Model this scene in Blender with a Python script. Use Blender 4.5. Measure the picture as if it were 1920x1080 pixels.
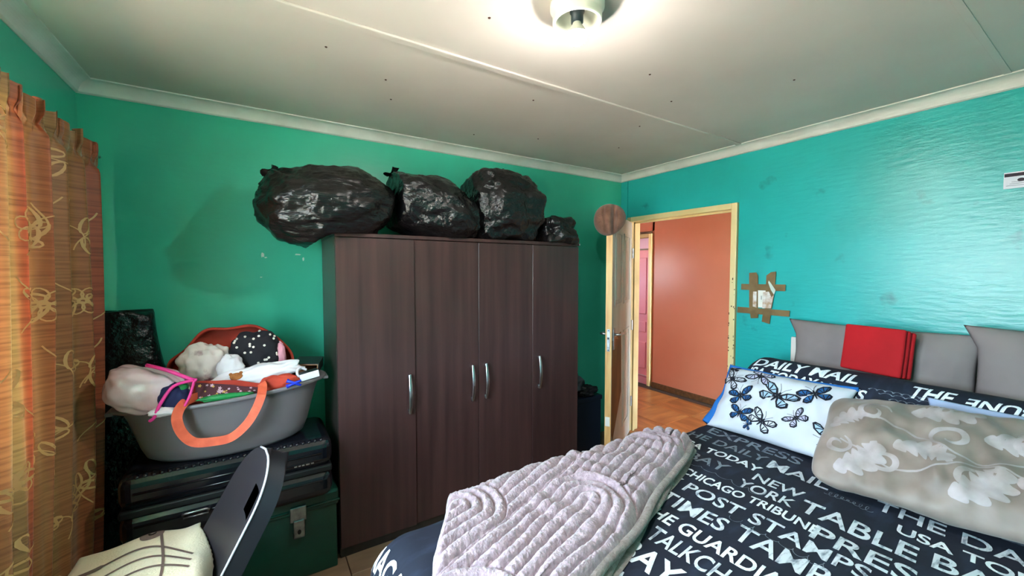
import bpy, bmesh, math, random
from mathutils import Vector, Matrix, noise
from mathutils.bvhtree import BVHTree

for o in list(bpy.data.objects):
    bpy.data.objects.remove(o)
S = bpy.context.scene
COL = S.collection
PI = math.pi
random.seed(7)

# ------------------------------------------------------------ camera / light
HC = 1.5
FPX = 755.0
YAW = math.radians(32.37)
PITCH = math.radians(-2.56)
cam = bpy.data.cameras.new('camera')
cam.sensor_width = 36.0
cam.lens = 36.0 * FPX / 1920.0
cam.clip_start = 0.02
camo = bpy.data.objects.new('camera', cam)
COL.objects.link(camo)
camo.location = (0, 0, HC)
camo.rotation_euler = (PI / 2 + PITCH, 0, -YAW)
S.camera = camo

S.view_settings.view_transform = 'Standard'
S.view_settings.look = 'None'
S.view_settings.gamma = 1
S.view_settings.use_curve_mapping = False
S.view_settings.exposure = 1.03

SKY = 20.0
BULB = 440.0
W = bpy.data.worlds.new('world')
S.world = W
W.use_nodes = True
bg = W.node_tree.nodes['Background']
bg.inputs[0].default_value = (0.64, 0.85, 1.0, 1)
bg.inputs[1].default_value = SKY


def portal(name, loc, rot, sx, sy):
    l = bpy.data.lights.new(name, 'AREA')
    l.shape = 'RECTANGLE'
    l.size = sx
    l.size_y = sy
    l.cycles.is_portal = True
    o = bpy.data.objects.new(name, l)
    COL.objects.link(o)
    o.location = loc
    o.rotation_euler = rot
    return o


sun = bpy.data.lights.new('sun', 'SUN')
sun.energy = 65.0
sun.angle = .01
sun.color = (1.0, .95, .90)
suno = bpy.data.objects.new('sun', sun)
COL.objects.link(suno)
suno.rotation_euler = Vector((-.62, -.18, -1.0)).to_track_quat('-Z', 'Y').to_euler()   # over the roof onto the yard outside the window

# room measures (metres)
XL, XR, YB, YF = -0.68, 2.893, 2.66, -1.0
ZC = 2.37          # ceiling
ZK = 2.311         # lower edge of cornice
WT = 0.11
XH = 4.25          # far wall of the hallway
WY0, WY1, WZ0, WZ1 = 0.15, 1.85, 0.92, 2.02   # window opening in the left wall
portal('window_daylight', (XL - 0.10, (WY0 + WY1) / 2, (WZ0 + WZ1) / 2), (0, -PI / 2, 0), WZ1 - WZ0, WY1 - WY0)
portal('added_hall_opening_light', (XR + .02, 4.2, 1.525), (0, -PI / 2, 0), .45, .4)  # daylight through an unseen opening added to brighten the pink door
portal('hall_daylight', ((XR + WT + XH) / 2, -0.98, 1.05), (PI / 2, 0, 0), XH - XR - WT - .1, 2.1)


# ------------------------------------------------------------ materials
def lin(c):
    return tuple(((v / 255.0) / 12.92 if v / 255.0 <= 0.04045 else ((v / 255.0 + 0.055) / 1.055) ** 2.4) for v in c) + (1,)


MATS = {}


def mat(name, c1, rough=0.6, c2=None, vscale=3.0, vstretch=(1, 1, 1), vrange=(0.35, 0.65), bump=0.0, bscale=40.0,
        bstretch=(1, 1, 1), spec=0.5, metal=0.0, coat=0.0, sheen=0.0, trans=0.0, detail=4.0, bdist=0.01, coord='Object'):
    m = bpy.data.materials.new(name)
    m.use_nodes = True
    nt = m.node_tree
    p = nt.nodes['Principled BSDF']
    p.inputs['Base Color'].default_value = c1
    p.inputs['Roughness'].default_value = rough
    p.inputs['Specular IOR Level'].default_value = spec
    p.inputs['Metallic'].default_value = metal
    p.inputs['Coat Weight'].default_value = coat
    p.inputs['Sheen Weight'].default_value = sheen
    tc = nt.nodes.new('ShaderNodeTexCoord')

    def mapped(stretch):
        mp = nt.nodes.new('ShaderNodeMapping')
        mp.inputs['Scale'].default_value = stretch
        nt.links.new(tc.outputs[coord], mp.inputs[0])
        return mp.outputs[0]
    if c2 is not None:
        n = nt.nodes.new('ShaderNodeTexNoise')
        n.inputs['Scale'].default_value = vscale
        n.inputs['Detail'].default_value = detail
        nt.links.new(mapped(vstretch), n.inputs['Vector'])
        r = nt.nodes.new('ShaderNodeValToRGB')
        r.color_ramp.elements[0].position = vrange[0]
        r.color_ramp.elements[1].position = vrange[1]
        r.color_ramp.elements[0].color = c1
        r.color_ramp.elements[1].color = c2
        nt.links.new(n.outputs['Fac'], r.inputs[0])
        nt.links.new(r.outputs[0], p.inputs['Base Color'])
    if bump:
        n = nt.nodes.new('ShaderNodeTexNoise')
        n.inputs['Scale'].default_value = bscale
        n.inputs['Detail'].default_value = 5
        nt.links.new(mapped(bstretch), n.inputs['Vector'])
        b = nt.nodes.new('ShaderNodeBump')
        b.inputs['Strength'].default_value = bump
        b.inputs['Distance'].default_value = bdist
        nt.links.new(n.outputs['Fac'], b.inputs['Height'])
        nt.links.new(b.outputs[0], p.inputs['Normal'])
    if trans:
        t = nt.nodes.new('ShaderNodeBsdfTranslucent')
        t.inputs[0].default_value = c1
        mx = nt.nodes.new('ShaderNodeMixShader')
        mx.inputs[0].default_value = trans
        out = nt.nodes['Material Output']
        nt.links.new(p.outputs[0], mx.inputs[1])
        nt.links.new(t.outputs[0], mx.inputs[2])
        nt.links.new(mx.outputs[0], out.inputs[0])
    MATS[name] = m
    return m


M_teal = mat('teal_paint', lin((66, 196, 166)), 0.34, lin((56, 182, 152)), 1.6, bump=0.25, bscale=26, bstretch=(.5, .5, 2.2), bdist=0.004)
M_teal_skylit = mat('skylit_teal_paint', lin((38, 180, 178)), 0.30, lin((32, 164, 158)), 1.6, bump=0.35, bscale=24, bstretch=(.5, .5, 2.2), bdist=0.005)  # teal wall paint shifted bluer to carry the skylight on this wall
M_ceil = mat('ceiling_board', lin((216, 204, 196)), 0.75, lin((202, 190, 182)), 1.2, bump=0.08, bscale=6)
M_corn = mat('cornice_white', lin((226, 224, 218)), 0.6, lin((208, 206, 198)), 5, bump=0.05)
M_orange = mat('orange_paint', lin((204, 124, 96)), 0.38, lin((196, 114, 86)), 1.5, bump=0.2, bscale=22, bdist=0.004)
M_plaster = mat('plain_plaster', lin((190, 180, 165)), 0.8)
M_tile = mat('wood_look_tile', lin((150, 88, 44)), 0.28, lin((196, 132, 74)), 2.4, vstretch=(1, 5, 1), vrange=(.3, .7), bump=0.06, bscale=30)
M_tile2 = mat('wood_look_tile_across', lin((128, 70, 34)), 0.28, lin((184, 116, 62)), 2.4, vstretch=(5, 1, 1), vrange=(.3, .7), bump=0.06, bscale=30)
M_tileb = mat('worn_brown_tile', lin((120, 94, 72)), 0.5, lin((150, 124, 100)), 3, vstretch=(1, 4, 1), vrange=(.3, .7), bump=0.06, bscale=30)
M_grout = mat('grout', lin((70, 45, 28)), 0.85)
M_base = mat('dark_baseboard', lin((110, 72, 40)), 0.5, lin((86, 54, 30)), 5, (1, 6, 6))
M_cream = mat('cream_gloss', lin((246, 224, 168)), 0.35, lin((238, 212, 150)), 3)
M_doorw = mat('worn_white_door', lin((200, 204, 200)), 0.5, lin((172, 172, 164)), 2.5, (2, 2, .6), bump=.05)
M_pine = mat('pine_edge', lin((238, 196, 128)), 0.5, lin((214, 160, 96)), 6, (4, 4, .5))
M_delam = mat('bare_board', lin((140, 98, 60)), 0.75, lin((112, 76, 46)), 4, (3, 3, .6), bump=.2)
M_jamb = mat('dark_cream_jamb', lin((196, 172, 124)), 0.5, lin((170, 146, 100)), 3)  # darker cream for one jamb, its stop and the far frame head
M_pink = mat('pink_door', lin((240, 166, 180)), 0.4, lin((232, 152, 168)), 2)
M_lilac = mat('lit_lilac_glass', lin((236, 210, 246)), 0.3)
M_chip = mat('bare_rust_chip', lin((74, 40, 30)), 0.8)
M_whitechip = mat('bare_plaster_chip', lin((214, 226, 214)), 0.8)
M_wenge = mat('wenge_laminate', lin((76, 50, 48)), 0.34, lin((58, 38, 37)), 3.0, (9, 9, .35), (.3, .7), bump=.04, bscale=14, bstretch=(8, 8, .3), spec=.45)
M_wengeside = mat('wenge_side', lin((62, 54, 48)), 0.36, lin((50, 43, 39)), 3.0, (9, 9, .35), (.3, .7))
M_steel = mat('brushed_steel', lin((200, 200, 204)), 0.28, metal=1.0)
M_chrome = mat('worn_steel', lin((170, 172, 174)), 0.35, metal=1.0, c2=lin((130, 130, 134)), vscale=30)
M_bag = mat('black_bin_liner', lin((17, 16, 17)), 0.24, bump=0.75, bscale=24, bdist=0.022, spec=.5)
M_bagstr = mat('black_bin_liner_tight', lin((20, 17, 17)), 0.24, bump=0.6, bscale=10, bstretch=(1, 3.5, 4.5), bdist=0.02, spec=.5)
M_hat = mat('brown_felt', lin((134, 94, 76)), 0.95, lin((110, 74, 58)), 18, bump=.4, bscale=90, sheen=.3)
M_basin = mat('grey_plastic', lin((116, 108, 112)), 0.38, spec=.5, bump=.02)
M_case = mat('black_shell', lin((14, 16, 24)), 0.22, spec=.6, bump=.04, bscale=60)
M_casem = mat('black_matte', lin((10, 10, 14)), 0.6)
M_trunk = mat('green_enamel', lin((22, 74, 60)), 0.3, lin((16, 58, 48)), 4, bump=.05, bscale=12)
M_chair = mat('charcoal_plastic', lin((44, 40, 44)), 0.45, spec=.4)
M_chairo = mat('navy_plastic', lin((13, 14, 22)), 0.6)
M_edge = mat('edge_highlight', lin((196, 196, 206)), 0.4)
M_towel = mat('beige_fleece', lin((226, 212, 184)), 0.95, lin((206, 190, 160)), 5, bump=.5, bscale=160, sheen=.3, bdist=.004)
M_towelb = mat('brown_fleece_print', lin((104, 84, 76)), 0.95, bump=.5, bscale=160, bdist=.004)
M_duvet = mat('navy_print_cotton', lin((16, 22, 40)), 0.85, lin((34, 44, 66)), 7, (1, 3, 1), (.5, .78), bump=.18, bscale=9, bdist=.012)
M_print = mat('brushed_white_print', lin((214, 220, 228)), 0.85, lin((96, 108, 128)), 16, (1.2, 5, 1.2), (.5, .74))
M_printb = mat('solid_white_print', lin((236, 240, 246)), 0.85, lin((176, 186, 200)), 16, (1, 5, 1), (.5, .78))
M_printg = mat('faded_grey_print', lin((128, 138, 150)), 0.85, lin((54, 64, 84)), 14, (1, 5, 1), (.45, .72))
M_blank = mat('lilac_grey_plush', lin((180, 156, 164)), 1.0, lin((148, 126, 135)), 60, bump=.9, bscale=150, bdist=.006, sheen=.5)
M_blanku = mat('olive_plush_reverse', lin((156, 140, 136)), 1.0, lin((134, 118, 114)), 50, bump=.9, bscale=140, bdist=.006, sheen=.4)
M_pgrey = mat('taupe_cotton', lin((140, 128, 126)), 0.9, lin((128, 116, 114)), 4, bump=.25, bscale=7, bdist=.012)
M_red = mat('crimson_fabric', lin((190, 8, 22)), 0.85, lin((170, 4, 16)), 5, bump=.2, bscale=120, bdist=.002)
M_white = mat('white_cotton', lin((208, 210, 220)), 0.85, bump=.25, bscale=7, bdist=.01)
M_blue = mat('royal_blue_cotton', lin((22, 104, 184)), 0.8)
M_ink = mat('black_ink', lin((18, 20, 34)), 0.85)
M_inkblue = mat('blue_ink', lin((34, 110, 176)), 0.85, lin((24, 60, 110)), 40)
M_inkpale = mat('pale_blue_ink', lin((166, 196, 222)), 0.85)
M_inklil = mat('lilac_ink', lin((190, 188, 214)), 0.85)
M_pale = mat('pale_blue_cotton', lin((158, 172, 204)), 0.9)
M_taupe = mat('taupe_damask', lin((156, 140, 131)), 0.55, lin((128, 112, 102)), 6, bump=.25, bscale=5, bdist=.015, sheen=.2)
M_damask = mat('pale_damask_leaf', lin((186, 175, 178)), 0.5, lin((158, 145, 140)), 12)
M_bedbase = mat('dark_bed_base', lin((40, 34, 34)), 0.8)
M_headb = mat('cream_headboard', lin((222, 214, 206)), 0.6)
M_tape = mat('brown_packing_tape', lin((140, 112, 72)), 0.3, lin((120, 94, 58)), 14)
M_tapew = mat('crinkled_clear_tape', lin((196, 160, 130)), 0.25, lin((238, 232, 226)), 30, bump=.5, bscale=60)
M_plate = mat('white_switch_plate', lin((240, 236, 226)), 0.4)
M_paper = mat('white_paper', lin((226, 222, 230)), 0.7)
M_head = mat('dark_print', lin((42, 26, 40)), 0.7)
M_greyink = mat('grey_print', lin((120, 116, 128)), 0.7)
M_cloth_w = mat('white_jersey', lin((222, 214, 220)), 0.9, bump=.3, bscale=14, bdist=.012)
M_cloth_f = mat('white_floral_cloth', lin((222, 206, 202)), 0.9, lin((134, 70, 84)), 11, (1, 1, 1), (.56, .66), bump=.3, bscale=14)
M_dot = mat('black_dot_cloth', lin((26, 22, 30)), 0.85, bump=.4, bscale=12, bdist=.012)
M_dots = mat('cream_dot', lin((226, 216, 206)), 0.85)
M_tote = mat('rust_red_canvas', lin((184, 58, 36)), 0.8, lin((164, 46, 30)), 7, bump=.2, bscale=12)
M_strap = mat('orange_webbing', lin((222, 98, 66)), 0.7, lin((206, 84, 56)), 30)
M_flor = mat('maroon_floral', lin((78, 34, 42)), 0.85)
M_florp = mat('floral_pink', lin((204, 160, 178)), 0.85)
M_flory = mat('floral_yellow', lin((206, 160, 84)), 0.85)
M_pouch = mat('clear_pink_vinyl', lin((230, 206, 220)), 0.15, lin((196, 160, 166)), 9, bump=.3, bscale=9, bdist=.015)
M_hot = mat('hot_pink_binding', lin((234, 54, 146)), 0.5)
M_navyc = mat('navy_cloth', lin((26, 30, 74)), 0.85)
M_greenp = mat('green_plastic', lin((30, 130, 66)), 0.35)
M_bluep = mat('blue_plastic', lin((22, 50, 190)), 0.35)
M_card = mat('brown_card', lin((172, 124, 88)), 0.8)
M_blackcard = mat('black_card', lin((24, 26, 28)), 0.5)
M_wbox = mat('white_card', lin((232, 230, 234)), 0.6)
M_greyc = mat('grey_cloth', lin((70, 78, 84)), 0.9, bump=.3, bscale=14)
M_bin = mat('dark_blue_box', lin((16, 26, 42)), 0.4)
M_ring = mat('white_ceramic', lin((232, 230, 214)), 0.3)
M_holder = mat('dark_lampholder', lin((30, 44, 50)), 0.4)
M_rod = mat('curtain_rod_metal', lin((190, 190, 186)), 0.3, metal=.9)
M_embr = mat('gold_embroidery', lin((216, 172, 112)), 0.5, trans=.08)
M_ground = mat('sandy_ground', lin((178, 162, 146)), 0.95)
M_patch = mat('teddy_patch', lin((176, 110, 54)), 0.9, lin((140, 80, 36)), 40)


def smudges(m, dark, scale, lo, hi):
    """greasy marks rubbed into the paint"""
    nt = m.node_tree
    p = nt.nodes['Principled BSDF']
    src = p.inputs['Base Color'].links[0].from_socket
    tc = nt.nodes.new('ShaderNodeTexCoord')
    n = nt.nodes.new('ShaderNodeTexNoise')
    n.inputs['Scale'].default_value = scale
    n.inputs['Detail'].default_value = 3
    nt.links.new(tc.outputs['Object'], n.inputs['Vector'])
    r = nt.nodes.new('ShaderNodeMapRange')
    r.inputs['From Min'].default_value = lo
    r.inputs['From Max'].default_value = hi
    r.inputs['To Max'].default_value = .5
    nt.links.new(n.outputs['Fac'], r.inputs['Value'])
    mx = nt.nodes.new('ShaderNodeMixRGB')
    mx.inputs[2].default_value = dark
    nt.links.new(r.outputs[0], mx.inputs[0])
    nt.links.new(src, mx.inputs[1])
    nt.links.new(mx.outputs[0], p.inputs['Base Color'])


def crinkle(m, scale, stretch, strength):
    """fine taut creases on top of the broad bump"""
    nt = m.node_tree
    p = nt.nodes['Principled BSDF']
    src = p.inputs['Normal'].links[0].from_socket
    tc = nt.nodes.new('ShaderNodeTexCoord')
    mp = nt.nodes.new('ShaderNodeMapping')
    mp.inputs['Scale'].default_value = stretch
    nt.links.new(tc.outputs['Object'], mp.inputs[0])
    n = nt.nodes.new('ShaderNodeTexNoise')
    n.noise_type = 'RIDGED_MULTIFRACTAL'
    n.inputs['Scale'].default_value = scale
    n.inputs['Detail'].default_value = 3
    nt.links.new(mp.outputs[0], n.inputs['Vector'])
    b = nt.nodes.new('ShaderNodeBump')
    b.inputs['Strength'].default_value = strength
    b.inputs['Distance'].default_value = .004
    nt.links.new(n.outputs['Fac'], b.inputs['Height'])
    nt.links.new(src, b.inputs['Normal'])
    nt.links.new(b.outputs[0], p.inputs['Normal'])


crinkle(M_bag, 11, (1, 1, .7), .6)
crinkle(M_bagstr, 8, (.6, 1.5, 1.8), .6)
smudges(M_teal_skylit, lin((20, 84, 84)), 7.0, .66, .76)


def emission_mat(name, col, strength):
    m = bpy.data.materials.new(name)
    m.use_nodes = True
    nt = m.node_tree
    nt.nodes.remove(nt.nodes['Principled BSDF'])
    e = nt.nodes.new('ShaderNodeEmission')
    e.inputs[0].default_value = col
    e.inputs[1].default_value = strength
    nt.links.new(e.outputs[0], nt.nodes['Material Output'].inputs[0])
    return m


M_bulb = emission_mat('lit_bulb', (1.0, 0.97, 0.93, 1), BULB)


def glass_mat():
    m = bpy.data.materials.new('window_pane_glass')
    m.use_nodes = True
    nt = m.node_tree
    nt.nodes.remove(nt.nodes['Principled BSDF'])
    t = nt.nodes.new('ShaderNodeBsdfTransparent')
    g = nt.nodes.new('ShaderNodeBsdfGlossy')
    g.inputs['Roughness'].default_value = 0.02
    mx = nt.nodes.new('ShaderNodeMixShader')
    mx.inputs[0].default_value = 0.06
    nt.links.new(t.outputs[0], mx.inputs[1])
    nt.links.new(g.outputs[0], mx.inputs[2])
    nt.links.new(mx.outputs[0], nt.nodes['Material Output'].inputs[0])
    return m


M_glass = glass_mat()


def curtain_mat():
    m = bpy.data.materials.new('gold_slub_curtain')
    m.use_nodes = True
    nt = m.node_tree
    p = nt.nodes['Principled BSDF']
    p.inputs['Roughness'].default_value = 0.5
    p.inputs['Sheen Weight'].default_value = 0.3
    uv = nt.nodes.new('ShaderNodeUVMap')
    mp = nt.nodes.new('ShaderNodeMapping')
    nt.links.new(uv.outputs[0], mp.inputs[0])
    mp.inputs['Scale'].default_value = (7.0, 0.12, 1)
    n = nt.nodes.new('ShaderNodeTexNoise')
    n.inputs['Scale'].default_value = 1.0
    n.inputs['Detail'].default_value = 1
    nt.links.new(mp.outputs[0], n.inputs['Vector'])
    r = nt.nodes.new('ShaderNodeValToRGB')
    r.color_ramp.elements[0].position = 0.40
    r.color_ramp.elements[1].position = 0.56
    r.color_ramp.elements[0].color = lin((178, 84, 46))  # orange bands paint in the backlit stripes between the gold folds
    r.color_ramp.elements[1].color = lin((166, 126, 72))
    nt.links.new(n.outputs['Fac'], r.inputs[0])
    mp2 = nt.nodes.new('ShaderNodeMapping')
    mp2.inputs['Scale'].default_value = (5, 190, 1)
    nt.links.new(uv.outputs[0], mp2.inputs[0])
    n2 = nt.nodes.new('ShaderNodeTexNoise')
    n2.inputs['Scale'].default_value = 1.0
    n2.inputs['Detail'].default_value = 3
    nt.links.new(mp2.outputs[0], n2.inputs['Vector'])
    mm = nt.nodes.new('ShaderNodeMixRGB')
    mm.blend_type = 'MULTIPLY'
    mm.inputs[0].default_value = 1.0
    r2 = nt.nodes.new('ShaderNodeValToRGB')
    r2.color_ramp.elements[0].position = 0.3
    r2.color_ramp.elements[1].position = 0.6
    r2.color_ramp.elements[0].color = (.55, .5, .45, 1)
    r2.color_ramp.elements[1].color = (1, 1, 1, 1)
    nt.links.new(n2.outputs['Fac'], r2.inputs[0])
    nt.links.new(r.outputs[0], mm.inputs[1])
    nt.links.new(r2.outputs[0], mm.inputs[2])
    nt.links.new(mm.outputs[0], p.inputs['Base Color'])
    b = nt.nodes.new('ShaderNodeBump')
    b.inputs['Strength'].default_value = .4
    b.inputs['Distance'].default_value = .003
    nt.links.new(n2.outputs['Fac'], b.inputs['Height'])
    nt.links.new(b.outputs[0], p.inputs['Normal'])
    t = nt.nodes.new('ShaderNodeBsdfTranslucent')
    nt.links.new(mm.outputs[0], t.inputs[0])
    mx = nt.nodes.new('ShaderNodeMixShader')
    mx.inputs[0].default_value = 0.10
    nt.links.new(p.outputs[0], mx.inputs[1])
    nt.links.new(t.outputs[0], mx.inputs[2])
    nt.links.new(mx.outputs[0], nt.nodes['Material Output'].inputs[0])
    return m


M_curt = curtain_mat()


# ------------------------------------------------------------ mesh helpers
def V(*a):
    return Vector(a)


def obj(name, me, m=None, parent=None, smooth=False):
    if m:
        me.materials.append(m)
    if smooth:
        for p in me.polygons:
            p.use_smooth = True
    o = bpy.data.objects.new(name, me)
    COL.objects.link(o)
    if parent:
        o.parent = parent
        o.matrix_parent_inverse = root_inv(parent)
    return o


def root_inv(p):
    # parts are modelled in room coordinates; only the Empty roots are moved
    return Matrix.Translation(p.location).inverted() if p.type == 'EMPTY' else Matrix.Identity(4)


def tag(o, label, cat=None, group=None, kind=None):
    o['label'] = label
    if cat:
        o['category'] = cat
    if group:
        o['group'] = group
    if kind:
        o['kind'] = kind
    return o


def thing(name, label, cat, loc, group=None, kind=None):
    o = bpy.data.objects.new(name, None)
    COL.objects.link(o)
    o.location = loc
    o.empty_display_size = .1
    return tag(o, label, cat, group, kind)


def pydata(vs, fs, name='m'):
    me = bpy.data.meshes.new(name)
    me.from_pydata([tuple(v) for v in vs], [], fs)
    me.update()
    return me


def bm_mesh(bm, name='m'):
    bmesh.ops.recalc_face_normals(bm, faces=bm.faces)
    me = bpy.data.meshes.new(name)
    bm.to_mesh(me)
    bm.free()
    return me


def add_box(bm, x0, x1, y0, y1, z0, z1, M=None, bev=0.0, seg=2):
    vs = [bm.verts.new((x, y, z)) for x in (x0, x1) for y in (y0, y1) for z in (z0, z1)]
    fs = []
    for q in ((0, 1, 3, 2), (4, 6, 7, 5), (0, 4, 5, 1), (2, 3, 7, 6), (0, 2, 6, 4), (1, 5, 7, 3)):
        fs.append(bm.faces.new([vs[i] for i in q]))
    geom = vs
    if bev:
        es = list({e for f in fs for e in f.edges})
        r = bmesh.ops.bevel(bm, geom=es, offset=bev, segments=seg, affect='EDGES', profile=.5)
        geom = list({v for f in r['faces'] for v in f.verts} | {v for v in vs if v.is_valid})
    if M:
        for v in geom:
            v.co = M @ v.co


def box(name, b, m, parent=None, bev=0.0, M=None, seg=2):
    bm = bmesh.new()
    add_box(bm, *b, M=M, bev=bev, seg=seg)
    return obj(name, bm_mesh(bm), m, parent)


def grid(f, nu, nv, cu=False, cv=False, name='m', uv=False):
    vs = []
    for j in range(nv + (0 if cv else 1)):
        for i in range(nu + (0 if cu else 1)):
            vs.append(f(i / nu, j / nv))
    w = nu + (0 if cu else 1)
    h = nv + (0 if cv else 1)
    fs = []
    for j in range(nv):
        for i in range(nu):
            a, b_ = i % w, (i + 1) % w
            c_, d = j % h, (j + 1) % h
            fs.append((c_ * w + a, c_ * w + b_, d * w + b_, d * w + a))
    me = pydata(vs, fs, name)
    if uv:
        l = me.uv_layers.new(name='UVMap')
        for p in me.polygons:
            for li in p.loop_indices:
                vi = me.loops[li].vertex_index
                l.data[li].uv = ((vi % w) / nu, (vi // w) / nv)
    return me


def join_me(mes):
    bm = bmesh.new()
    for me in mes:
        bm.from_mesh(me)
        bpy.data.meshes.remove(me)
    me = bpy.data.meshes.new('m')
    bm.to_mesh(me)
    bm.free()
    return me


def tube_me(pts, r, n=8, caps=True, flat=None):
    pts = [Vector(p) for p in pts]
    rs = r if isinstance(r, (list, tuple)) else [r] * len(pts)
    vs, fs = [], []
    up = Vector((0, 0, 1))
    for i, p in enumerate(pts):
        t = (pts[min(i + 1, len(pts) - 1)] - pts[max(i - 1, 0)]).normalized()
        a = t.cross(up)
        if a.length < 1e-3:
            a = t.cross(Vector((1, 0, 0)))
        a.normalize()
        b = a.cross(t)
        for k in range(n):
            th = 2 * PI * k / n
            vs.append(p + a * math.cos(th) * rs[i] + b * math.sin(th) * rs[i] * (flat or 1))
    for i in range(len(pts) - 1):
        for k in range(n):
            fs.append((i * n + k, i * n + (k + 1) % n, (i + 1) * n + (k + 1) % n, (i + 1) * n + k))
    if caps:
        fs.append(tuple(range(n))[::-1])
        fs.append(tuple((len(pts) - 1) * n + k for k in range(n)))
    return pydata(vs, fs)


def lathe_me(prof, n=32, c=(0, 0, 0), sx=1, sy=1, capb=False, capt=False):
    vs, fs = [], []
    for (r, z) in prof:
        for k in range(n):
            th = 2 * PI * k / n
            vs.append((c[0] + r * sx * math.cos(th), c[1] + r * sy * math.sin(th), c[2] + z))
    for i in range(len(prof) - 1):
        for k in range(n):
            fs.append((i * n + k, i * n + (k + 1) % n, (i + 1) * n + (k + 1) % n, (i + 1) * n + k))
    if capb:
        fs.append(tuple(range(n))[::-1])
    if capt:
        fs.append(tuple((len(prof) - 1) * n + k for k in range(n)))
    return pydata(vs, fs)


def nz(p, s=1.0, seed=0.0):
    return noise.noise(Vector((p[0] * s + seed * 13.1, p[1] * s - seed * 7.7, p[2] * s + seed * 3.3)))


def smoothstep(a, b, x):
    t = max(0, min(1, (x - a) / (b - a)))
    return t * t * (3 - 2 * t)


def blob_me(c, r, seed=0, amp=.12, sc=2.2, nu=64, nv=40, floor=None, e=1.0, post=None, fold=0.0, fdir=(1, 0, 0)):
    c = Vector(c)
    fd = Vector(fdir)

    def f(u, v):
        th = 2 * PI * u
        ph = PI * (v - .5)
        d = Vector((math.cos(ph) * math.cos(th), math.cos(ph) * math.sin(th), math.sin(ph)))
        q = Vector(tuple(math.copysign(abs(k) ** e, k) for k in d))
        k = 1 + amp * nz(d, sc, seed) + amp * .5 * nz(d, sc * 2.3, seed + 5)
        if fold:
            k += fold * math.sin(9 * (d.dot(fd) + .4 * nz(d, 1.7, seed + 9)) + seed)
        p = c + Vector((q.x * r[0], q.y * r[1], q.z * r[2])) * k
        if floor is not None and p.z < floor:
            p.z = floor + (p.z - floor) * .03
        if post:
            p = post(p)
        return p
    return grid(f, nu, nv, cu=True)


def solid(o):
    """BVH of a mesh object modelled in room coordinates"""
    me = o.data
    return BVHTree.FromPolygons([v.co for v in me.vertices], [tuple(p.vertices) for p in me.polygons])


def within(t, p):
    c = 0
    for d in (Vector((.31, .52, .79)), Vector((-.6, .33, .72)), Vector((.2, -.9, .37))):
        n, q = 0, p.copy()
        while n < 30:
            h = t.ray_cast(q, d)
            if h[0] is None:
                break
            n += 1
            q = h[0] + d * 1e-5
        c += n % 2
    return c >= 2


def press(soft, *hards, sink=.0008, zlift=False):
    """dent a soft thing where it lies against harder ones, so that they touch and do not pass through"""
    vs = soft.data.vertices
    for hd in hards:
        t = solid(hd)
        cs = [v.co for v in hd.data.vertices]
        lo = [min(c[i] for c in cs) for i in range(3)]
        hi = [max(c[i] for c in cs) for i in range(3)]
        for v in vs:
            p = v.co
            if all(lo[i] <= p[i] <= hi[i] for i in range(3)) and within(t, p):
                q = t.find_nearest(p)[0]
                d = q - p
                if d.length > 1e-6:
                    v.co = q - d.normalized() * sink
    soft.data.update()
    return soft


# ------------------------------------------------------------ room shell
def struct(o, label):
    tag(o, label, kind='structure')
    return o


def boxes(name, bl, m, parent=None):
    bm = bmesh.new()
    for b in bl:
        add_box(bm, *b)
    return obj(name, bm_mesh(bm), m, parent)


# floor with tiles
fl = struct(box('floor', (XL - .1, XH + .1, YF - .1, 4.8, -.12, -.006), M_grout), 'wood-look tiled floor of bedroom and hallway')
TS = 0.42
bmT = bmesh.new()
add_box(bmT, -TS / 2 + .0025, TS / 2 - .0025, -TS / 2 + .0025, TS / 2 - .0025, -.008, 0, bev=.002, seg=1)
meT1 = bm_mesh(bmT)
meT2 = meT1.copy()
meT1.materials.append(M_tile)
meT2.materials.append(M_tile2)
meT3 = meT1.copy()
meT3.materials.clear()
meT3.materials.append(M_tileb)
x = 3.72 - TS * 10 - TS / 2
ix = 0
while x < XH + .0:
    y = 2.88 - TS * 9 - TS / 2
    iy = 0
    while y < 4.7:
        if x > XL - .2 and y > YF - .2:
            t = bpy.data.objects.new('floor_tile', meT3 if x < XR - .05 else (meT1 if (ix + iy) % 2 else meT2))
            COL.objects.link(t)
            t.location = (x, y, 0)
            t.parent = fl
        y += TS
        iy += 1
    x += TS
    ix += 1

# window opening walls
struct(boxes('wall_left', [
    (XL - .2, XL, YF, WY0, 0, ZC + .05), (XL - .2, XL, WY1, YB + .15, 0, ZC + .05),
    (XL - .2, XL, WY0, WY1, 0, WZ0), (XL - .2, XL, WY0, WY1, WZ1, ZC + .05)], M_teal), 'teal painted wall behind the gold curtain')
wb = struct(box('wall_back', (XL, XR + WT, YB, YB + .15, 0, ZC + .05), M_teal), 'teal painted wall behind the dark wardrobe')
DY0, DY1, DZ = 1.572, 2.575, 1.978     # outer door frame
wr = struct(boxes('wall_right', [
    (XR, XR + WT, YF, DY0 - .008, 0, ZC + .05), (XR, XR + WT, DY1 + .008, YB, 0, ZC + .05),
    (XR + .006, XR + WT, DY0 - .0045, DY1 + .0045, DZ, ZC + .05)], M_teal_skylit), 'teal wall with the doorway behind the bed, blue skylight tinted into its colour')
struct(box('wall_rear', (XL - .2, XR + WT, YF - .15, YF, 0, ZC + .05), M_teal), 'teal wall at the near end of the bedroom')
ce = struct(box('ceiling', (XL - .2, XR + WT, YF - .15, YB + .15, ZC, ZC + .12), M_ceil), 'off-white ceiling boards with battens')

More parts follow.
